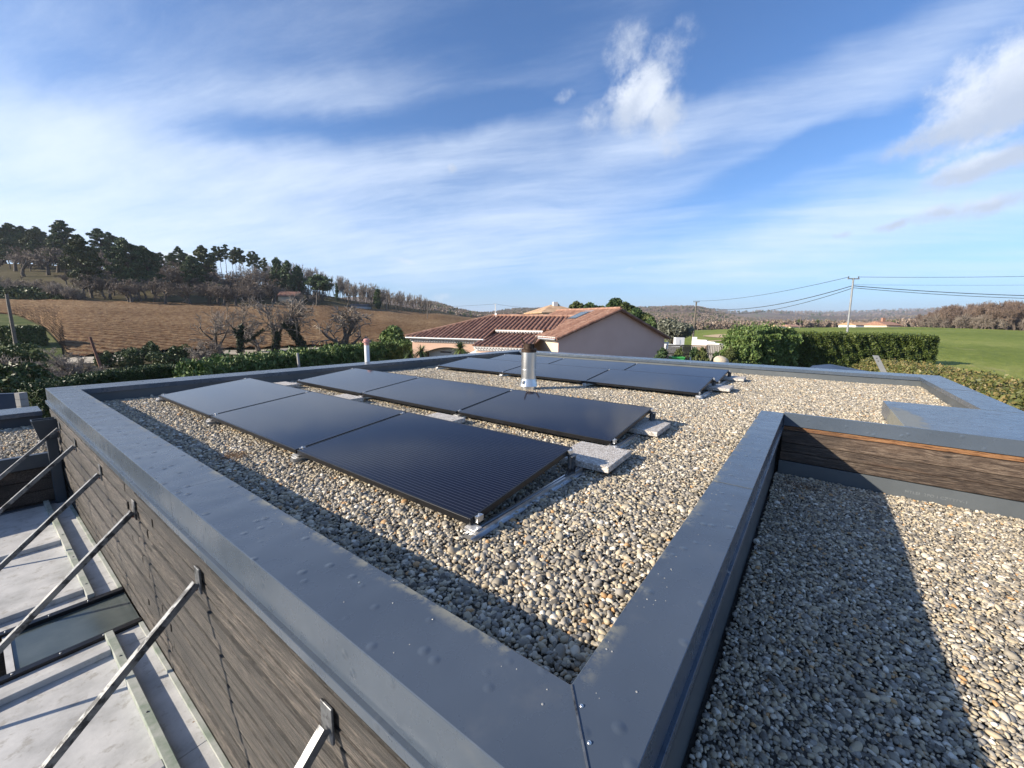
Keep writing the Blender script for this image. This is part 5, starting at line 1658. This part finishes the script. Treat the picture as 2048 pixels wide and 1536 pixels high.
PD = [pine_proto(21, 'dense_pine_tree', 'pine_needles_olive', .22, 130, .25, .5, .14, .021, 130, .020),
      pine_proto(22, 'dense_pine_tree', 'pine_needles', .20, 140, .27, .5, .14, .021, 130, .020)]
PU = [pine_proto(31, 'tall_pine_tree', 'pine_needles', .66, 26, .12, .5, .085, .019, 90, .010, .05),
      pine_proto(32, 'tall_pine_tree', 'pine_needles', .58, 30, .12, .5, .085, .019, 90, .010, .08),
      pine_proto(33, 'tall_pine_tree', 'pine_needles_olive', .62, 28, .11, .5, .08, .019, 90, .010, .06)]
PUMB = pine_proto(41, 'umbrella_pine', 'pine_needles', .52, 70, .52, .55, .26, .034, 120, .026, .03)
PCON = [pine_proto(51, 'conifer', 'pine_needles', .06, 70, .26, .8, .16, .034, 80, .018, .02), pine_proto(52, 'conifer', 'pine_needles_olive', .05, 80, .34, .8, .20, .036, 80, .018, .02)]
def put(proto, px, d, top_py, label, group=None, rz=None, wide=1.0):
    g_ = G(px, d)
    h = max(1.0, zpy(px, top_py, d)-g_.z)
    return plant(proto, g_, h*wide, rng.uniform(0, 6.28) if rz is None else rz, label, group, h)

PG = 'pines on the left hill'
ORD = ['first', 'second', 'third', 'fourth', 'fifth', 'sixth', 'seventh', 'eighth', 'ninth', 'tenth', 'eleventh', 'twelfth', 'thirteenth', 'fourteenth', 'fifteenth', 'sixteenth', 'seventeenth', 'eighteenth', 'nineteenth', 'twentieth', 'twenty-first', 'twenty-second', 'twenty-third', 'twenty-fourth', 'twenty-fifth', 'twenty-sixth']
for i, (px, d, ty, k) in enumerate(sorted([(-40, 150, 430, 0), (6, 148, 440, 1), (28, 156, 452, 3), (46, 150, 445, 0), (66, 158, 452, 1), (84, 152, 460, 2), (100, 160, 455, 3), (122, 150, 470, 2),
                                    (152, 146, 442, 0), (138, 158, 478, 2), (228, 148, 458, 0), (246, 154, 466, 1), (336, 150, 505, 3), (350, 158, 510, 1), (376, 150, 494, 3), (-90, 150, 420, 0), (16, 140, 470, 2), (36, 138, 476, 0), (58, 142, 470, 2), (76, 136, 486, 3), (94, 140, 480, 1), (112, 134, 492, 2), (142, 132, 500, 2), (166, 140, 488, 1), (208, 140, 492, 3), (258, 138, 505, 2), (326, 140, 512, 2), (362, 144, 506, 0)])):
    put(PT[k], px, d, ty, 'gappy dark pine on the left hill crest against the sky, %s' % ('beyond the picture edge' if px < -60 else 'at the very picture edge' if px < 0 else ORD[i-2]+' from the picture edge'), PG, wide=1.25)
for px, d, ty, k, lab in [(188, 106, 474, 0, 'broad dense pine standing low on the left slope, above the small brown post'), (276, 114, 478, 1, 'tallest dense dark pine of the pair right of the broad low pine'),
                          (312, 118, 494, 1, 'shorter dense dark pine of the pair, touching its taller neighbour'), (400, 130, 512, 1, 'dense dark pine left of the thin tall pines on the hill'),
                          (420, 136, 494, 0, 'dense pine beside the thin tall pines, seen against the sky')]:
    put(PD[k], px, d, ty, lab, None, wide=.95)
for i, (px, ty) in enumerate([(436, 506), (442, 490), (452, 494), (462, 489), (472, 498), (480, 495), (489, 500), (498, 496), (507, 504), (516, 502), (527, 510), (538, 516)]):
    put(PU[i % 3], px, 158+(i*7 % 11), ty, 'thin tall bare-trunked pine in the hilltop row, %s from its left end' % ORD[i], 'thin tall pines on the hilltop', wide=1.0)
for px, d, ty, lab in [(560, 142, 516, 'dark ivy clad evergreen left of the dark clump on the hillside'), (582, 140, 522, 'middle dark evergreen of the clump on the hillside'), (602, 144, 532, 'dark evergreen next to the round umbrella pine')]:
    put(PCON[0], px, d, ty, lab, 'dark evergreens in a clump', wide=.72)
put(PUMB, 641, 138, 551, 'round dark umbrella pine standing on the hillside above the ploughed field', wide=.86)
put(PCON[0], 757, 152, 578, 'small pointed dark conifer at the top edge of the ploughed field', wide=.75)
put(PCON[0], 676, 156, 566, 'narrow dark conifer just behind the round umbrella pine', wide=.40)
put(BIRCH, 527, 134, 526, 'pale trunked birch on the hillside above the walnut trees')
# bare wood along the ridge
tops = interp([(520, 530), (560, 522), (620, 534), (680, 552), (730, 566), (800, 580), (855, 592), (875, 604)])
for i in range(84):
    px = 520+i*4.15+rng.uniform(-3, 3)
    put(BARE[i % 3], px, rng.uniform(158, 184)+max(0, (px-700)*.12), float(tops(px))+rng.uniform(-5, 9), 'bare grey tree in the leafless wood along the ridge', 'bare trees along the ridge', wide=.62)
for i in range(34):
    px = 690+i*5.2+rng.uniform(-3, 3)
    put(BARE[(i+1) % 3], px, rng.uniform(150, 166)+max(0, (px-750)*.16), float(tops(px))+rng.uniform(2, 14), 'bare grey tree at the front edge of the leafless wood', 'bare trees at the wood edge', wide=.62)
# brown leafless trees at the hill foot
for i in range(52):
    px = -60+i*11+rng.uniform(-7, 7)
    d = rng.uniform(100, 128)+max(0, px-300)*.05
    h = rng.uniform(36, 54)*(1 if px < 430 else .8)
    put(BROWN[i % 3], px, d, float(np.interp(px, [-100, 0, 250, 480, 600], [592, 590, 596, 600, 606]))-h*(.62 if px < 130 else .9), 'brown leafless tree in the thicket at the foot of the hill', 'brown thicket trees', wide=1.15)
for i in range(46):
    px = 20+i*12+rng.uniform(-7, 7)
    d = rng.uniform(122, 152)
    g_ = G(px, d); h = rng.uniform(5.5, 8.5)
    plant(BROWN[(i+1) % 3], g_, h*1.15, rng.uniform(0, 6), 'brown leafless tree scattered on the slope between the pines', 'brown trees on the pine slope', h)
for i in range(26):
    px = -40+i*8+rng.uniform(-4, 4)
    g_ = G(px, 97+rng.uniform(0, 6)); s = rng.uniform(3.2, 5.0)
    plant(SHRUB[i % 2], g_, s, rng.uniform(0, 6), 'grey leafless shrub along the top of the ploughed field', 'grey shrubs above the field')
for i in range(16):
    px = 470+i*12+rng.uniform(-5, 5)
    g_ = G(px, 124+rng.uniform(0, 12)+max(0, px-560)*.12); s = rng.uniform(3.2, 5.0)
    plant(SHRUB[i % 2], g_, s, rng.uniform(0, 6), 'grey leafless shrub near the hillside houses and shed', 'grey shrubs by the hillside houses')
# russet wood on the right
for i in range(95):
    px = rng.uniform(1835, 2170)
    d = float(np.interp(px, [1835, 1930, 2060, 2170], [132, 117, 103, 97]))+rng.uniform(1, 34)
    ty = float(np.interp(px, [1830, 1850, 1880, 1920, 2048, 2170], [636, 626, 614, 606, 599, 593]))+rng.uniform(-4, 12)
    put(RUSS[i % 3], px, d, ty, 'russet leafless tree in the wood right of the green field', 'russet wood beyond the green field', wide=.95)
for i in range(30):
    px = rng.uniform(1835, 2120)
    d = float(np.interp(px, [1835, 1930, 2060, 2170], [132, 117, 103, 97]))+rng.uniform(0, 3)
    plant(SHRUB[i % 2], G(px, d), rng.uniform(3, 4.6), rng.uniform(0, 6), 'leafless shrub along the front of the russet wood', 'shrubs along the russet wood')

# far woods on the hills: one mass
def far_shapes():
    col = bpy.data.collections.new('far_tree_shapes')
    for k in range(4):
        rg = np.random.default_rng(700+k)
        segs = []
        grow(rg, (0, 0, 0), (0, 0, 1), .6, .03, 0, 2, segs, (7, 5), .12, .25, .62, .6, .25, .8)
        v_, f_ = segs_to_mesh(segs, (3, 3, 3), 1.0, .012)
        v2, f2 = quads(np.array([s[1] for s in segs if s[4] == 2]), np.full(sum(1 for s in segs if s[4] == 2), .13), rg, 1.4, .6)
        v_, f_ = joinN([(v_, np.concatenate([f_])), (v2, f2)])
        v_ = v_/v_[:, 2].max()
        me = np_mesh('far_tree_%d' % k, v_, f_); me.materials.append(MATS['twig_far'] if k < 3 else MATS['pine_needles_olive'])
        o = bpy.data.objects.new('far_tree_shape_%d' % k, me); col.objects.link(o)
    return col
FT = far_shapes()
def far_wood(name, label, n, px0, px1, d0, d1, hmin, hmax, thr):
    px = rng.uniform(px0, px1, n); d = np.exp(rng.uniform(math.log(d0), math.log(d1), n))
    u = (px-1024)/FPX
    x = d*(HD.x+u*Rt.x); y = d*(HD.y+u*Rt.y)
    f = np.sin(x*.011+1.3)*np.sin(y*.009-.4)+.5*np.sin(x*.027-y*.021)+.35*np.sin(x*.06+y*.05)
    ok = f > thr
    x, y, d = x[ok], y[ok], d[ok]
    z = zg(x, y)-.3
    m_ = len(x); h = rng.uniform(hmin, hmax, m_)
    o = scatter_object(name, np.stack([x, y, z], 1), np.stack([np.zeros(m_), np.zeros(m_), rng.uniform(0, 6.28, m_)], 1), np.stack([h*.8, h*.8, h], 1), rng.uniform(0, 1, m_), FT)
    tag(o, label, 'wood', kind='stuff')
far_wood('far_wood', 'leafless brown woods covering the hills beyond the houses', 15000, 840, 1480, 380, 1400, 5, 8, -.35)
far_wood('far_wood', 'leafless brown woods in the valley beyond the green field', 11000, 1330, 1880, 215, 1500, 3.5, 6, -.15)
far_wood('far_wood', 'scattered tree belts on the farthest hills at the horizon', 6000, 1380, 2100, 1700, 4200, 11, 18, .1)

# ---- old trees by the track, ivy on their trunks
def near_tree(seed, px, d, top_py, label, ivy=(.0, .5), lean=(0, 0), trunk=.30, kids=(6, 4, 4, 3, 2), spread=.75, rad=.024, first=.30, wide=1.0, upw=.10, ivy_n=1400):
    rg = np.random.default_rng(seed)
    segs = []
    grow(rg, (0, 0, -.03), (lean[0], lean[1], 1), trunk, rad, 0, 4, segs, kids, upw, .17, .70, .60, first, spread)
    zmax = max(s[1][2] for s in segs)
    segs = [(s[0]/zmax, s[1]/zmax, s[2]/zmax, s[3]/zmax, s[4]) for s in segs]
    g_ = G(px, d); h = zpy(px, top_py, d)-g_.z
    root = thing('walnut_tree', label, 'tree', g_)
    A = [s for s in segs if s[4] <= 1]; B = [s for s in segs if s[4] > 1]
    va, fa = segs_to_mesh(A, (8, 6)); vb, fb = segs_to_mesh(B, (4, 4, 4, 3, 3), .8, .0008)
    sc = np.array([h*wide, h*wide, h])
    o = np_mesh('trunk', va*sc, fa); o = link('trunk', o, 'bark'); o.parent = root
    o = np_mesh('crown', vb*sc, fb); o = link('crown', o, 'twig_grey'); o.parent = root
    if ivy:
        P = []
        for s in A:
            z = s[0][2]
            if ivy[0] <= z <= ivy[1]:
                m_ = int(ivy_n*np.linalg.norm(s[1]-s[0])*(2.2 if s[4] == 0 else .8))
                t_ = rg.uniform(0, 1, m_)[:, None]
                d_ = rg.normal(0, 1, (m_, 3)); d_ /= np.linalg.norm(d_, axis=1)[:, None]
                P.append(s[0]+(s[1]-s[0])*t_+d_*(s[2]+rg.uniform(.0, .030, m_))[:, None])
        if P:
            P = np.concatenate(P)*sc
            v_, f_ = quads(P, np.full(len(P), .16), rg, 1.2)
            o = link('ivy', np_mesh('ivy', v_, f_), 'ivy'); o.parent = root
    return root
lv = Rt
near_tree(801, 446, 50, 612, 'leaning leafless tree at the left of the old trees by the track', None, (-Rt.x*1.1, -Rt.y*1.1), .40, spread=.6, rad=.030, wide=1.1)
near_tree(802, 476, 51, 592, 'leafless tree with an ivy wrapped trunk, left of the small forked tree', (.0, .42), (-.05, .02), .34)
near_tree(803, 512, 56, 648, 'small forked leafless tree between the ivy clad trees by the track', None, (0, 0), .22, spread=1.1, wide=1.3)
near_tree(804, 545, 53, 590, 'leafless tree with a twisted stump, between the small forked tree and the big ivy tree', (.0, .30), (-Rt.x*.2, -Rt.y*.2), .30)
near_tree(805, 606, 55, 586, 'big leafless tree with thick ivy on its leaning double trunk', (.0, .48), (-Rt.x*.25, -Rt.y*.25), .34, rad=.034, ivy_n=2600)
near_tree(806, 679, 56, 606, 'wide leafless tree nearest the vent pipe, with a bushy base', (.0, .16), (.05, 0), .22, (7, 4, 4, 3, 2), 0.95, .024, .1, 1.1)
near_tree(807, 104, 31, 694, 'small leafless tree at the left below the ploughed field', None, (0, 0), .3, (7, 5, 4, 3), 1.0, .03, .2, 1.2)
for i, (px, d, s, lab) in enumerate([(60, 22, 1.7, 'leafless shrub above the dark wall at far left'), (88, 24, 1.9, 'leafless shrub beside the track at far left'), (30, 26, 2.4, 'tangled leafless shrub below the clipped hedge block'),
                                     (395, 40, 2.6, 'pale leafless shrub below the leaning tree'), (425, 42, 2.6, 'pale leafless shrub between the leaning tree and the ivy tree'), (280, 17.5, 1.2, 'twiggy leafless shrub in front of the dark clipped hedge'), (128, 27, 2.2, 'leafless shrub left of the brown post beside the small bare tree'), (150, 29, 2.0, 'leafless shrub just left of the brown post'), (172, 27, 1.6, 'low leafless shrub in front of the brown post')]):
    plant(SHRUB[i % 2], G(px, d), s, rng.uniform(0, 6), lab)

# ---- hedges and bushes
def hedge(name, label, path, width, mt, leaf, per_m2, rough=.10, cat='hedge', top_var=.0, core=True, aspect=1.6, up=.2):
    """path: list of (x, y, ground z, top z) along the hedge's middle"""
    rg = np.random.default_rng(abs(hash(label)) % 1000 if False else len(label)*7)
    root = thing(name, label, cat, (path[0][0], path[0][1], path[0][2]))
    P = []; N_ = []
    cb = MB()
    for (x0, y0, g0, t0), (x1, y1, g1, t1) in zip(path[:-1], path[1:]):
        a = np.array([x0, y0]); b = np.array([x1, y1]); L_ = np.linalg.norm(b-a); d = (b-a)/L_; n = np.array([-d[1], d[0]])
        h_ = (t0+t1-g0-g1)/2
        for side in (-1, 1):
            m_ = int(L_*h_*per_m2)
            t_ = rg.uniform(0, 1, m_); z = rg.uniform(0, 1, m_)
            gz_ = g0+(g1-g0)*t_; tz = t0+(t1-t0)*t_
            al_ = L_*t_; zz_ = gz_+(tz-gz_)*z
            bul = rough*1.3*(np.sin(al_*4.1+np.sin(zz_*3.3)*1.5)*np.sin(zz_*4.7+al_*1.3)+.6*np.sin(al_*9.3+zz_*6.1))
            q = a+(b-a)*t_[:, None]+n*side*(width/2+bul+rg.normal(0, rough*.6, m_))[:, None]
            P.append(np.column_stack([q, gz_+(tz-gz_)*z]))
        m_ = int(L_*width*per_m2*1.3)
        t_ = rg.uniform(0, 1, m_); s_ = rg.uniform(-.5, .5, m_)
        q = a+(b-a)*t_[:, None]+n*(s_*width)[:, None]
        tz = t0+(t1-t0)*t_+rg.normal(0, rough, m_)+top_var*np.sin(q[:, 0]*2.1+q[:, 1]*1.7)*rg.uniform(.3, 1, m_)
        P.append(np.column_stack([q, tz]))
        if core:
            w_ = width/2-.10
            c = [a-n*w_, b-n*w_, b+n*w_, a+n*w_]
            cb.add([(*c[0], g0-.3), (*c[1], g1-.3), (*c[2], g1-.3), (*c[3], g0-.3), (*c[0], t0-.10), (*c[1], t1-.10), (*c[2], t1-.10), (*c[3], t0-.10)],
                   [(3, 2, 1, 0), (4, 5, 6, 7), (0, 1, 5, 4), (1, 2, 6, 5), (2, 3, 7, 6), (3, 0, 4, 7)])
    for (x, y, g_, t_) in (path[0], path[-1]):
        a = np.array(path[0][:2]); b = np.array(path[-1][:2]); d = (b-a)/np.linalg.norm(b-a); n = np.array([-d[1], d[0]])
        m_ = int(width*(t_-g_)*per_m2)
        s_ = rg.uniform(-.5, .5, m_); z = rg.uniform(0, 1, m_)
        P.append(np.column_stack([np.array([x, y])+n*(s_*width)[:, None]+d*rg.normal(0, rough, m_)[:, None], g_+(t_-g_)*z]))
    P = np.concatenate(P)
    v_, f_ = quads(P, np.full(len(P), leaf), rg, aspect, up)
    fo = link('foliage', np_mesh(name, v_, f_), mt, root)
    if core:
        fixed(cb, 'inner_growth', mt, root)
    return root
def hp_(px, d, top_py, gz=None):
    q = W(px, top_py, d)
    return (q.x, q.y, zg1(q.x, q.y) if gz is None else gz, q.z)
hedge('thuja_hedge', 'tall clipped green conifer hedge in front of the green field, right part', [hp_(1575, 28.6, 669), hp_(1700, 28.9, 671), hp_(1855, 29.0, 674)], 1.5, 'thuja', .080, 1500, .07, top_var=.04, aspect=2.2, up=.6)
hedge('loose_hedge', 'looser lighter conifer hedge left of the tall clipped one', [hp_(1476, 26.5, 672), hp_(1520, 27.5, 667), hp_(1570, 28.2, 669)], 1.7, 'laurel', .10, 900, .20, top_var=.22, up=1.2, aspect=2.2)
hedge('bronze_hedge', 'bronze and green hedge running along the right parapet', [(27, -2.7, -2.5, -1.05), (20, -3.6, -2.5, -.84), (14, -3.9, -2.5, -.72), (9.5, -3.9, -2.5, -.70), (6.5, -3.9, -2.5, -.70)], 1.9, 'autumn_hedge', .062, 2100, .10, top_var=.09)
hedge('dark_hedge', 'low clipped dark hedge behind the far left corner of the roof', [hp_(62, 15.2, 776), hp_(180, 17.2, 752), hp_(300, 19.4, 735), hp_(395, 21.2, 732)], 1.3, 'clipped_dark', .06, 1500, .05)
hedge('laurel_hedge', 'loose bright laurel hedge behind the long far parapet', [hp_(385, 18.5, 742), hp_(480, 22, 727), hp_(560, 24.5, 716), hp_(640, 27, 708), hp_(720, 29.5, 699), hp_(800, 32, 693), hp_(872, 34, 690)], 1.5, 'laurel', .10, 850, .16, top_var=.22, up=1.4, aspect=2.2)
hedge('hedge_block', 'square clipped hedge block on the lawn at far left', [hp_(22, 47, 655), hp_(58, 46, 656)], 2.6, 'clipped_dark', .22, 160, .08)
hedge('field_hedge', 'dark evergreen hedge below the hill at far left', [hp_(-60, 97, 578), hp_(60, 98, 582), hp_(138, 99, 590)], 2.5, 'clipped_dark', .5, 24, .4, top_var=.6)
def bush(name, label, px, d, py_c, rx, rz, mt, leaf, n, cat='bush', trunk=False):
    rg = np.random.default_rng(int(px*3+d))
    c = W(px, py_c, d); gz_ = zg1(c.x, c.y)
    root = thing(name, label, cat, (c.x, c.y, gz_))
    P = []
    lobes = 9
    for k in range(lobes):
        dr = rg.normal(0, 1, 3); dr /= np.linalg.norm(dr)
        cc = np.array(c)+dr*np.array([rx*.55, rx*.55, rz*.55]); rr = rg.uniform(.38, .62)
        m_ = n//lobes
        q = rg.normal(0, 1, (m_, 3)); q /= np.linalg.norm(q, axis=1)[:, None]
        P.append(cc+q*(rg.uniform(.5, 1.05, m_)**.5)[:, None]*np.array([rx*rr, rx*rr, rz*rr]))
    P = np.concatenate(P); P[:, 2] = np.maximum(P[:, 2], gz_+.05)
    v_, f_ = quads(P, np.full(len(P), leaf), rg, 1.8, .4)
    link('foliage' if not trunk else 'crown', np_mesh(name, v_, f_), mt, root)
    sg = [((np.array([c.x, c.y, gz_-.05])), np.array([c.x, c.y, c.z]), .03*rx+.03, .02*rx+.01, 0)]
    for k in range(6):
        dr = rg.normal(0, 1, 3); dr[2] = abs(dr[2])
        sg.append((np.array([c.x, c.y, gz_+(c.z-gz_)*.5]), np.array(c)+unit(dr)*np.array([rx, rx, rz])*.6, .02*rx+.01, .006, 1))
    v_, f_ = segs_to_mesh(sg, (6, 4))
    link('trunk' if trunk else 'stem', np_mesh(name+'_stem', v_, f_), 'bark', root)
    return root
bush('olive_tree', 'grey green olive tree between the gable house and the wooden pole', 1345, 40, 662, 1.75, 1.25, 'olive_leaf', .17, 5200, 'tree', True)
for i, (px, d, py, rx, rz, lab) in enumerate([(1111, 62, 609, .9, .8, 'small round pine left of the white chimney'), (1153, 60, 609, 1.3, 1.1, 'round pine between the white chimney and the tall gable'), (1184, 56, 613, 1.3, 1.5, 'pine above the skylight, left of its taller neighbours'),
                                         (1206, 56, 617, 1.1, 1.3, 'low pine in the gap left of the gable peak'), (1229, 54, 611, 1.6, 1.9, 'tallest pine behind the gable peak'), (1254, 52, 619, 1.3, 1.7, 'pine just right of the tallest one behind the gable'),
                                         (1270, 50, 628, 1.1, 1.5, 'pale green pine behind the right roof slope'), (1288, 50, 637, 1.4, 1.6, 'dark pine low behind the right roof slope'), (1302, 49, 645, 1.0, 1.2, 'dark rounded pine at the right end of the group behind the gable')]):
    bush('garden_pine', lab, px, d, py+7, rx*.80, rz*.78, 'pine_needles_olive' if i % 2 else 'pine_needles', .26, 2600, 'tree', True)
bush('bush', 'rounded green bush left of the pink garage wall', 790, 36, 681, 1.35, 1.2, 'laurel', .17, 3600)
for i, (px, d, py, rx, rz, lab) in enumerate([(207, 38, 716, .7, 1.3, 'narrow dark evergreen shrub right of the brown post'), (262, 40, 716, 1.5, 1.0, 'rounded dark shrub between the narrow shrub and the ball topped one'), (299, 42, 700, .8, 1.3, 'ball topped dark shrub below the ploughed field'),
                                         (330, 40, 718, 1.5, .9, 'low spreading dark shrub right of the ball topped one'), (360, 42, 709, 1.2, 1.2, 'dark shrub under the leaning tree'), (18, 18, 765, 1.6, 1.2, 'dark evergreen shrub at far left above the dark wall'), (30, 28, 716, 1.8, 1.0, 'dark shrub below the clipped hedge block')]):
    bush('evergreen_shrub', lab, px, d, py, rx, rz, 'clipped_dark', .13, 2600, 'shrub')
# small conifers in front of the fence
for i, (px, d, ty, wide) in enumerate([(1330, 24, 697, .9), (1364, 24.5, 698, .7), (1393, 25, 696, .8), (1409, 24.5, 697, .7), (1438, 25, 704, .6), (1466, 26, 694, .7)]):
    put(PCON[i % 2], px, d, ty, 'small dark conifer by the fence, %s from the gable corner' % ('first', 'second', 'third', 'fourth', 'fifth', 'sixth')[i], 'young conifers by the fence', wide=wide)
# palms
def palm(px, py, d, s, label):
    rg = np.random.default_rng(int(px))
    c = W(px, py, d); gz_ = ZN
    root = thing('palm', label, 'palm', (c.x, c.y, gz_))
    mb = MB(); mb.tube((c.x, c.y, gz_), (c.x, c.y, c.z), .14, .11, 8); fixed(mb, 'trunk', 'bark', root)
    vs = []; fs = []
    for k in range(120):
        az_ = rg.uniform(0, 6.283); e_ = rg.uniform(-.7, 1.35)
        L_ = s*rg.uniform(.75, 1.1); wv = .045*s*rg.uniform(.8, 1.3)
        d0 = np.array([math.cos(az_)*math.cos(e_), math.sin(az_)*math.cos(e_), math.sin(e_)])
        sd = np.array([-math.sin(az_), math.cos(az_), 0])
        p = np.array(c); o = len(vs)
        for j in range(5):
            t_ = j/4
            q = p+d0*L_*t_+np.array([0, 0, -.42*L_*t_*t_])
            ww = wv*(1-t_)**.6*(1 if j else .6)
            vs += [q-sd*ww, q+sd*ww]
        fs += [(o+2*j, o+2*j+1, o+2*j+3, o+2*j+2) for j in range(4)]
    link('fronds', np_mesh('fronds', np.array(vs), np.array(fs)), 'palm_leaf', root)
palm(921, 697, 21, .78, 'spiky palm in front of the pink garage wall')
palm(843, 702, 21, .62, 'right spiky palm left of the garage arch, half hidden by the parapet')
palm(822, 708, 20.5, .55, 'left spiky palm left of the garage arch, behind the parapet edge')

# ------------------------------------------------------------------ poles and wires
def pole(name, label, px, d, top_py, r0, mt, group=None, shift=0.0, arm=False, base_px=None):
    b = G(base_px if base_px else px, d, -.3); t_ = W(px, top_py, d)
    root = thing(name, label, 'pole', b, 0, group)
    mb = MB(); mb.tube((b.x, b.y, b.z), (t_.x, t_.y, t_.z), r0, r0*.72, 10)
    fixed(mb, 'shaft', mt, root)
    if arm:
        mb = MB(); mb.obox(Vector((t_.x, t_.y, t_.z-.12))-Rt*.55-HD*.05, Rt*1.1, HD*.1, Vector((0, 0, .1))); fixed(mb, 'crossarm', mt, root)
        for k in (-.48, .48):
            q = Vector((t_.x, t_.y, t_.z))+Rt*k; mb = MB(); mb.tube(q-Vector((0, 0, .02)), q+Vector((0, 0, .16)), .05, .03, 8); fixed(mb, 'insulator', 'cable', root)
    return Vector(t_)
p_metal = pole('utility_pole', 'tall pale metal utility pole rising behind the clipped hedge', 1707, 40, 556, .10, 'pole_metal', arm=True, base_px=1697)
p_wood = pole('utility_pole', 'wooden utility pole beside the white wall end', 1393, 78, 603, .19, 'pole_wood', arm=True, base_px=1388)
pole('utility_pole', 'small distant pole in the green field', 1602, 120, 632, .12, 'pole_wood', base_px=1600)
pole('utility_pole', 'weathered grey pole behind the clipped hedge block at far left', 13, 44, 588, .17, 'pole_wood', base_px=22)
pole('brown_post', 'thick rusty brown post at the near edge of the ploughed field', 180, 34, 674, .13, 'rusty_brown', base_px=191)
pole('utility_pole', 'pole on the hillside below the round umbrella pine', 634, 126, 585, .17, 'pole_wood')
pole('utility_pole', 'pale pole right of the pointed dark conifer', 773, 150, 594, .17, 'pole_wood')
pole('utility_pole', 'pole at the right end of the ridge wood, left of its twin', 855, 130, 604, .15, 'pole_wood')
pole('utility_pole', 'pole at the right end of the ridge wood, right of its twin', 859.5, 165, 606, .15, 'pole_wood')
pole('utility_pole', 'thin dark pole beside the wide leafless tree', 719, 62, 644, .07, 'cable', base_px=721)
p_far = pole('utility_pole', 'white concrete pole with crossarm above the hipped roof', 991, 150, 608, .2, 'white_trim', arm=True)
pole('utility_pole', 'short pole left of the hipped roof peak', 937, 190, 624, .16, 'pole_wood')
pole('concrete_post', 'square pale concrete post standing in the laurel hedge', 595, 23.5, 706, .09, 'concrete')
pole('concrete_post', 'darker concrete post in the laurel hedge left of the pale one', 547, 24, 708, .09, 'concrete')
def wire(label, a, b, sag, r_, n=26):
    a, b = Vector(a), Vector(b)
    mb = MB()
    pts = [a.lerp(b, i/n)-Vector((0, 0, sag*4*(i/n)*(1-i/n))) for i in range(n+1)]
    vs = []
    for p in pts:
        for k in range(4):
            an = math.pi/2*k
            dx = (b-a).normalized().cross(Vector((0, 0, 1))).normalized()
            vs.append(p+dx*math.cos(an)*r_+Vector((0, 0, math.sin(an)*r_)))
    fs = [(i*4+k, i*4+(k+1) % 4, (i+1)*4+(k+1) % 4, (i+1)*4+k) for i in range(n) for k in range(4)]
    mb.add(vs, fs)
    tag(fixed(mb, 'overhead_wire', 'cable', None), label, 'wire')
dz_ = Vector((0, 0, 1))
rt_ = W(2500, 535, 45); rt2 = W(2500, 585, 45)
wire('top overhead wire between the wooden and metal utility poles', p_wood+dz_*.1-Rt*.3, p_metal+dz_*.1-Rt*.4, .6, .022)
wire('upper thick cable between the wooden and metal utility poles', p_wood-dz_*.9, p_metal-dz_*.72, 1.25, .035)
wire('lower cable between the wooden and metal utility poles', p_wood-dz_*1.4, p_metal-dz_*.95, 1.55, .028)
wire('top overhead wire leaving the metal pole to the right', p_metal+dz_*.1+Rt*.4, rt_, .35, .018)
wire('thin overhead wire running level beneath the top wire at right', p_metal-dz_*.62+Rt*.05, W(2500, 562, 45), .2, .010)
wire('thick sagging cable leaving the metal pole to the right', p_metal-dz_*.72, rt2, .7, .032)
wire('lowest sagging cable leaving the metal pole to the right', p_metal-dz_*.90, rt2-dz_*.28, .75, .024)
wire('thin far wire from the white concrete pole to the left', p_far, W(700, 611, 190), 1.0, .035)
wire('thin far wire from the white concrete pole to the right', p_far, W(1130, 616, 190), .8, .035)

# ------------------------------------------------------------------ air
hz = MB().box(-4800, 4800, -4800, 4800, float(gz.min())-1.5, float(gz.max())+25)
hzo = hz.build('haze', None)
mt = bpy.data.materials.new('haze_air'); mt.use_nodes = True
nt_ = mt.node_tree; nt_.nodes.clear()
om = nt_.nodes.new('ShaderNodeOutputMaterial'); pv = nt_.nodes.new('ShaderNodeVolumePrincipled')
pv.inputs['Color'].default_value = (0.80, 0.88, 1.0, 1)
pv.inputs['Density'].default_value = 0.00017
pv.inputs['Anisotropy'].default_value = 0.2
nt_.links.new(pv.outputs[0], om.inputs['Volume'])
hzo.data.materials.append(mt)
tag(hzo, 'thin pale haze softening the far hills', 'haze', kind='stuff')
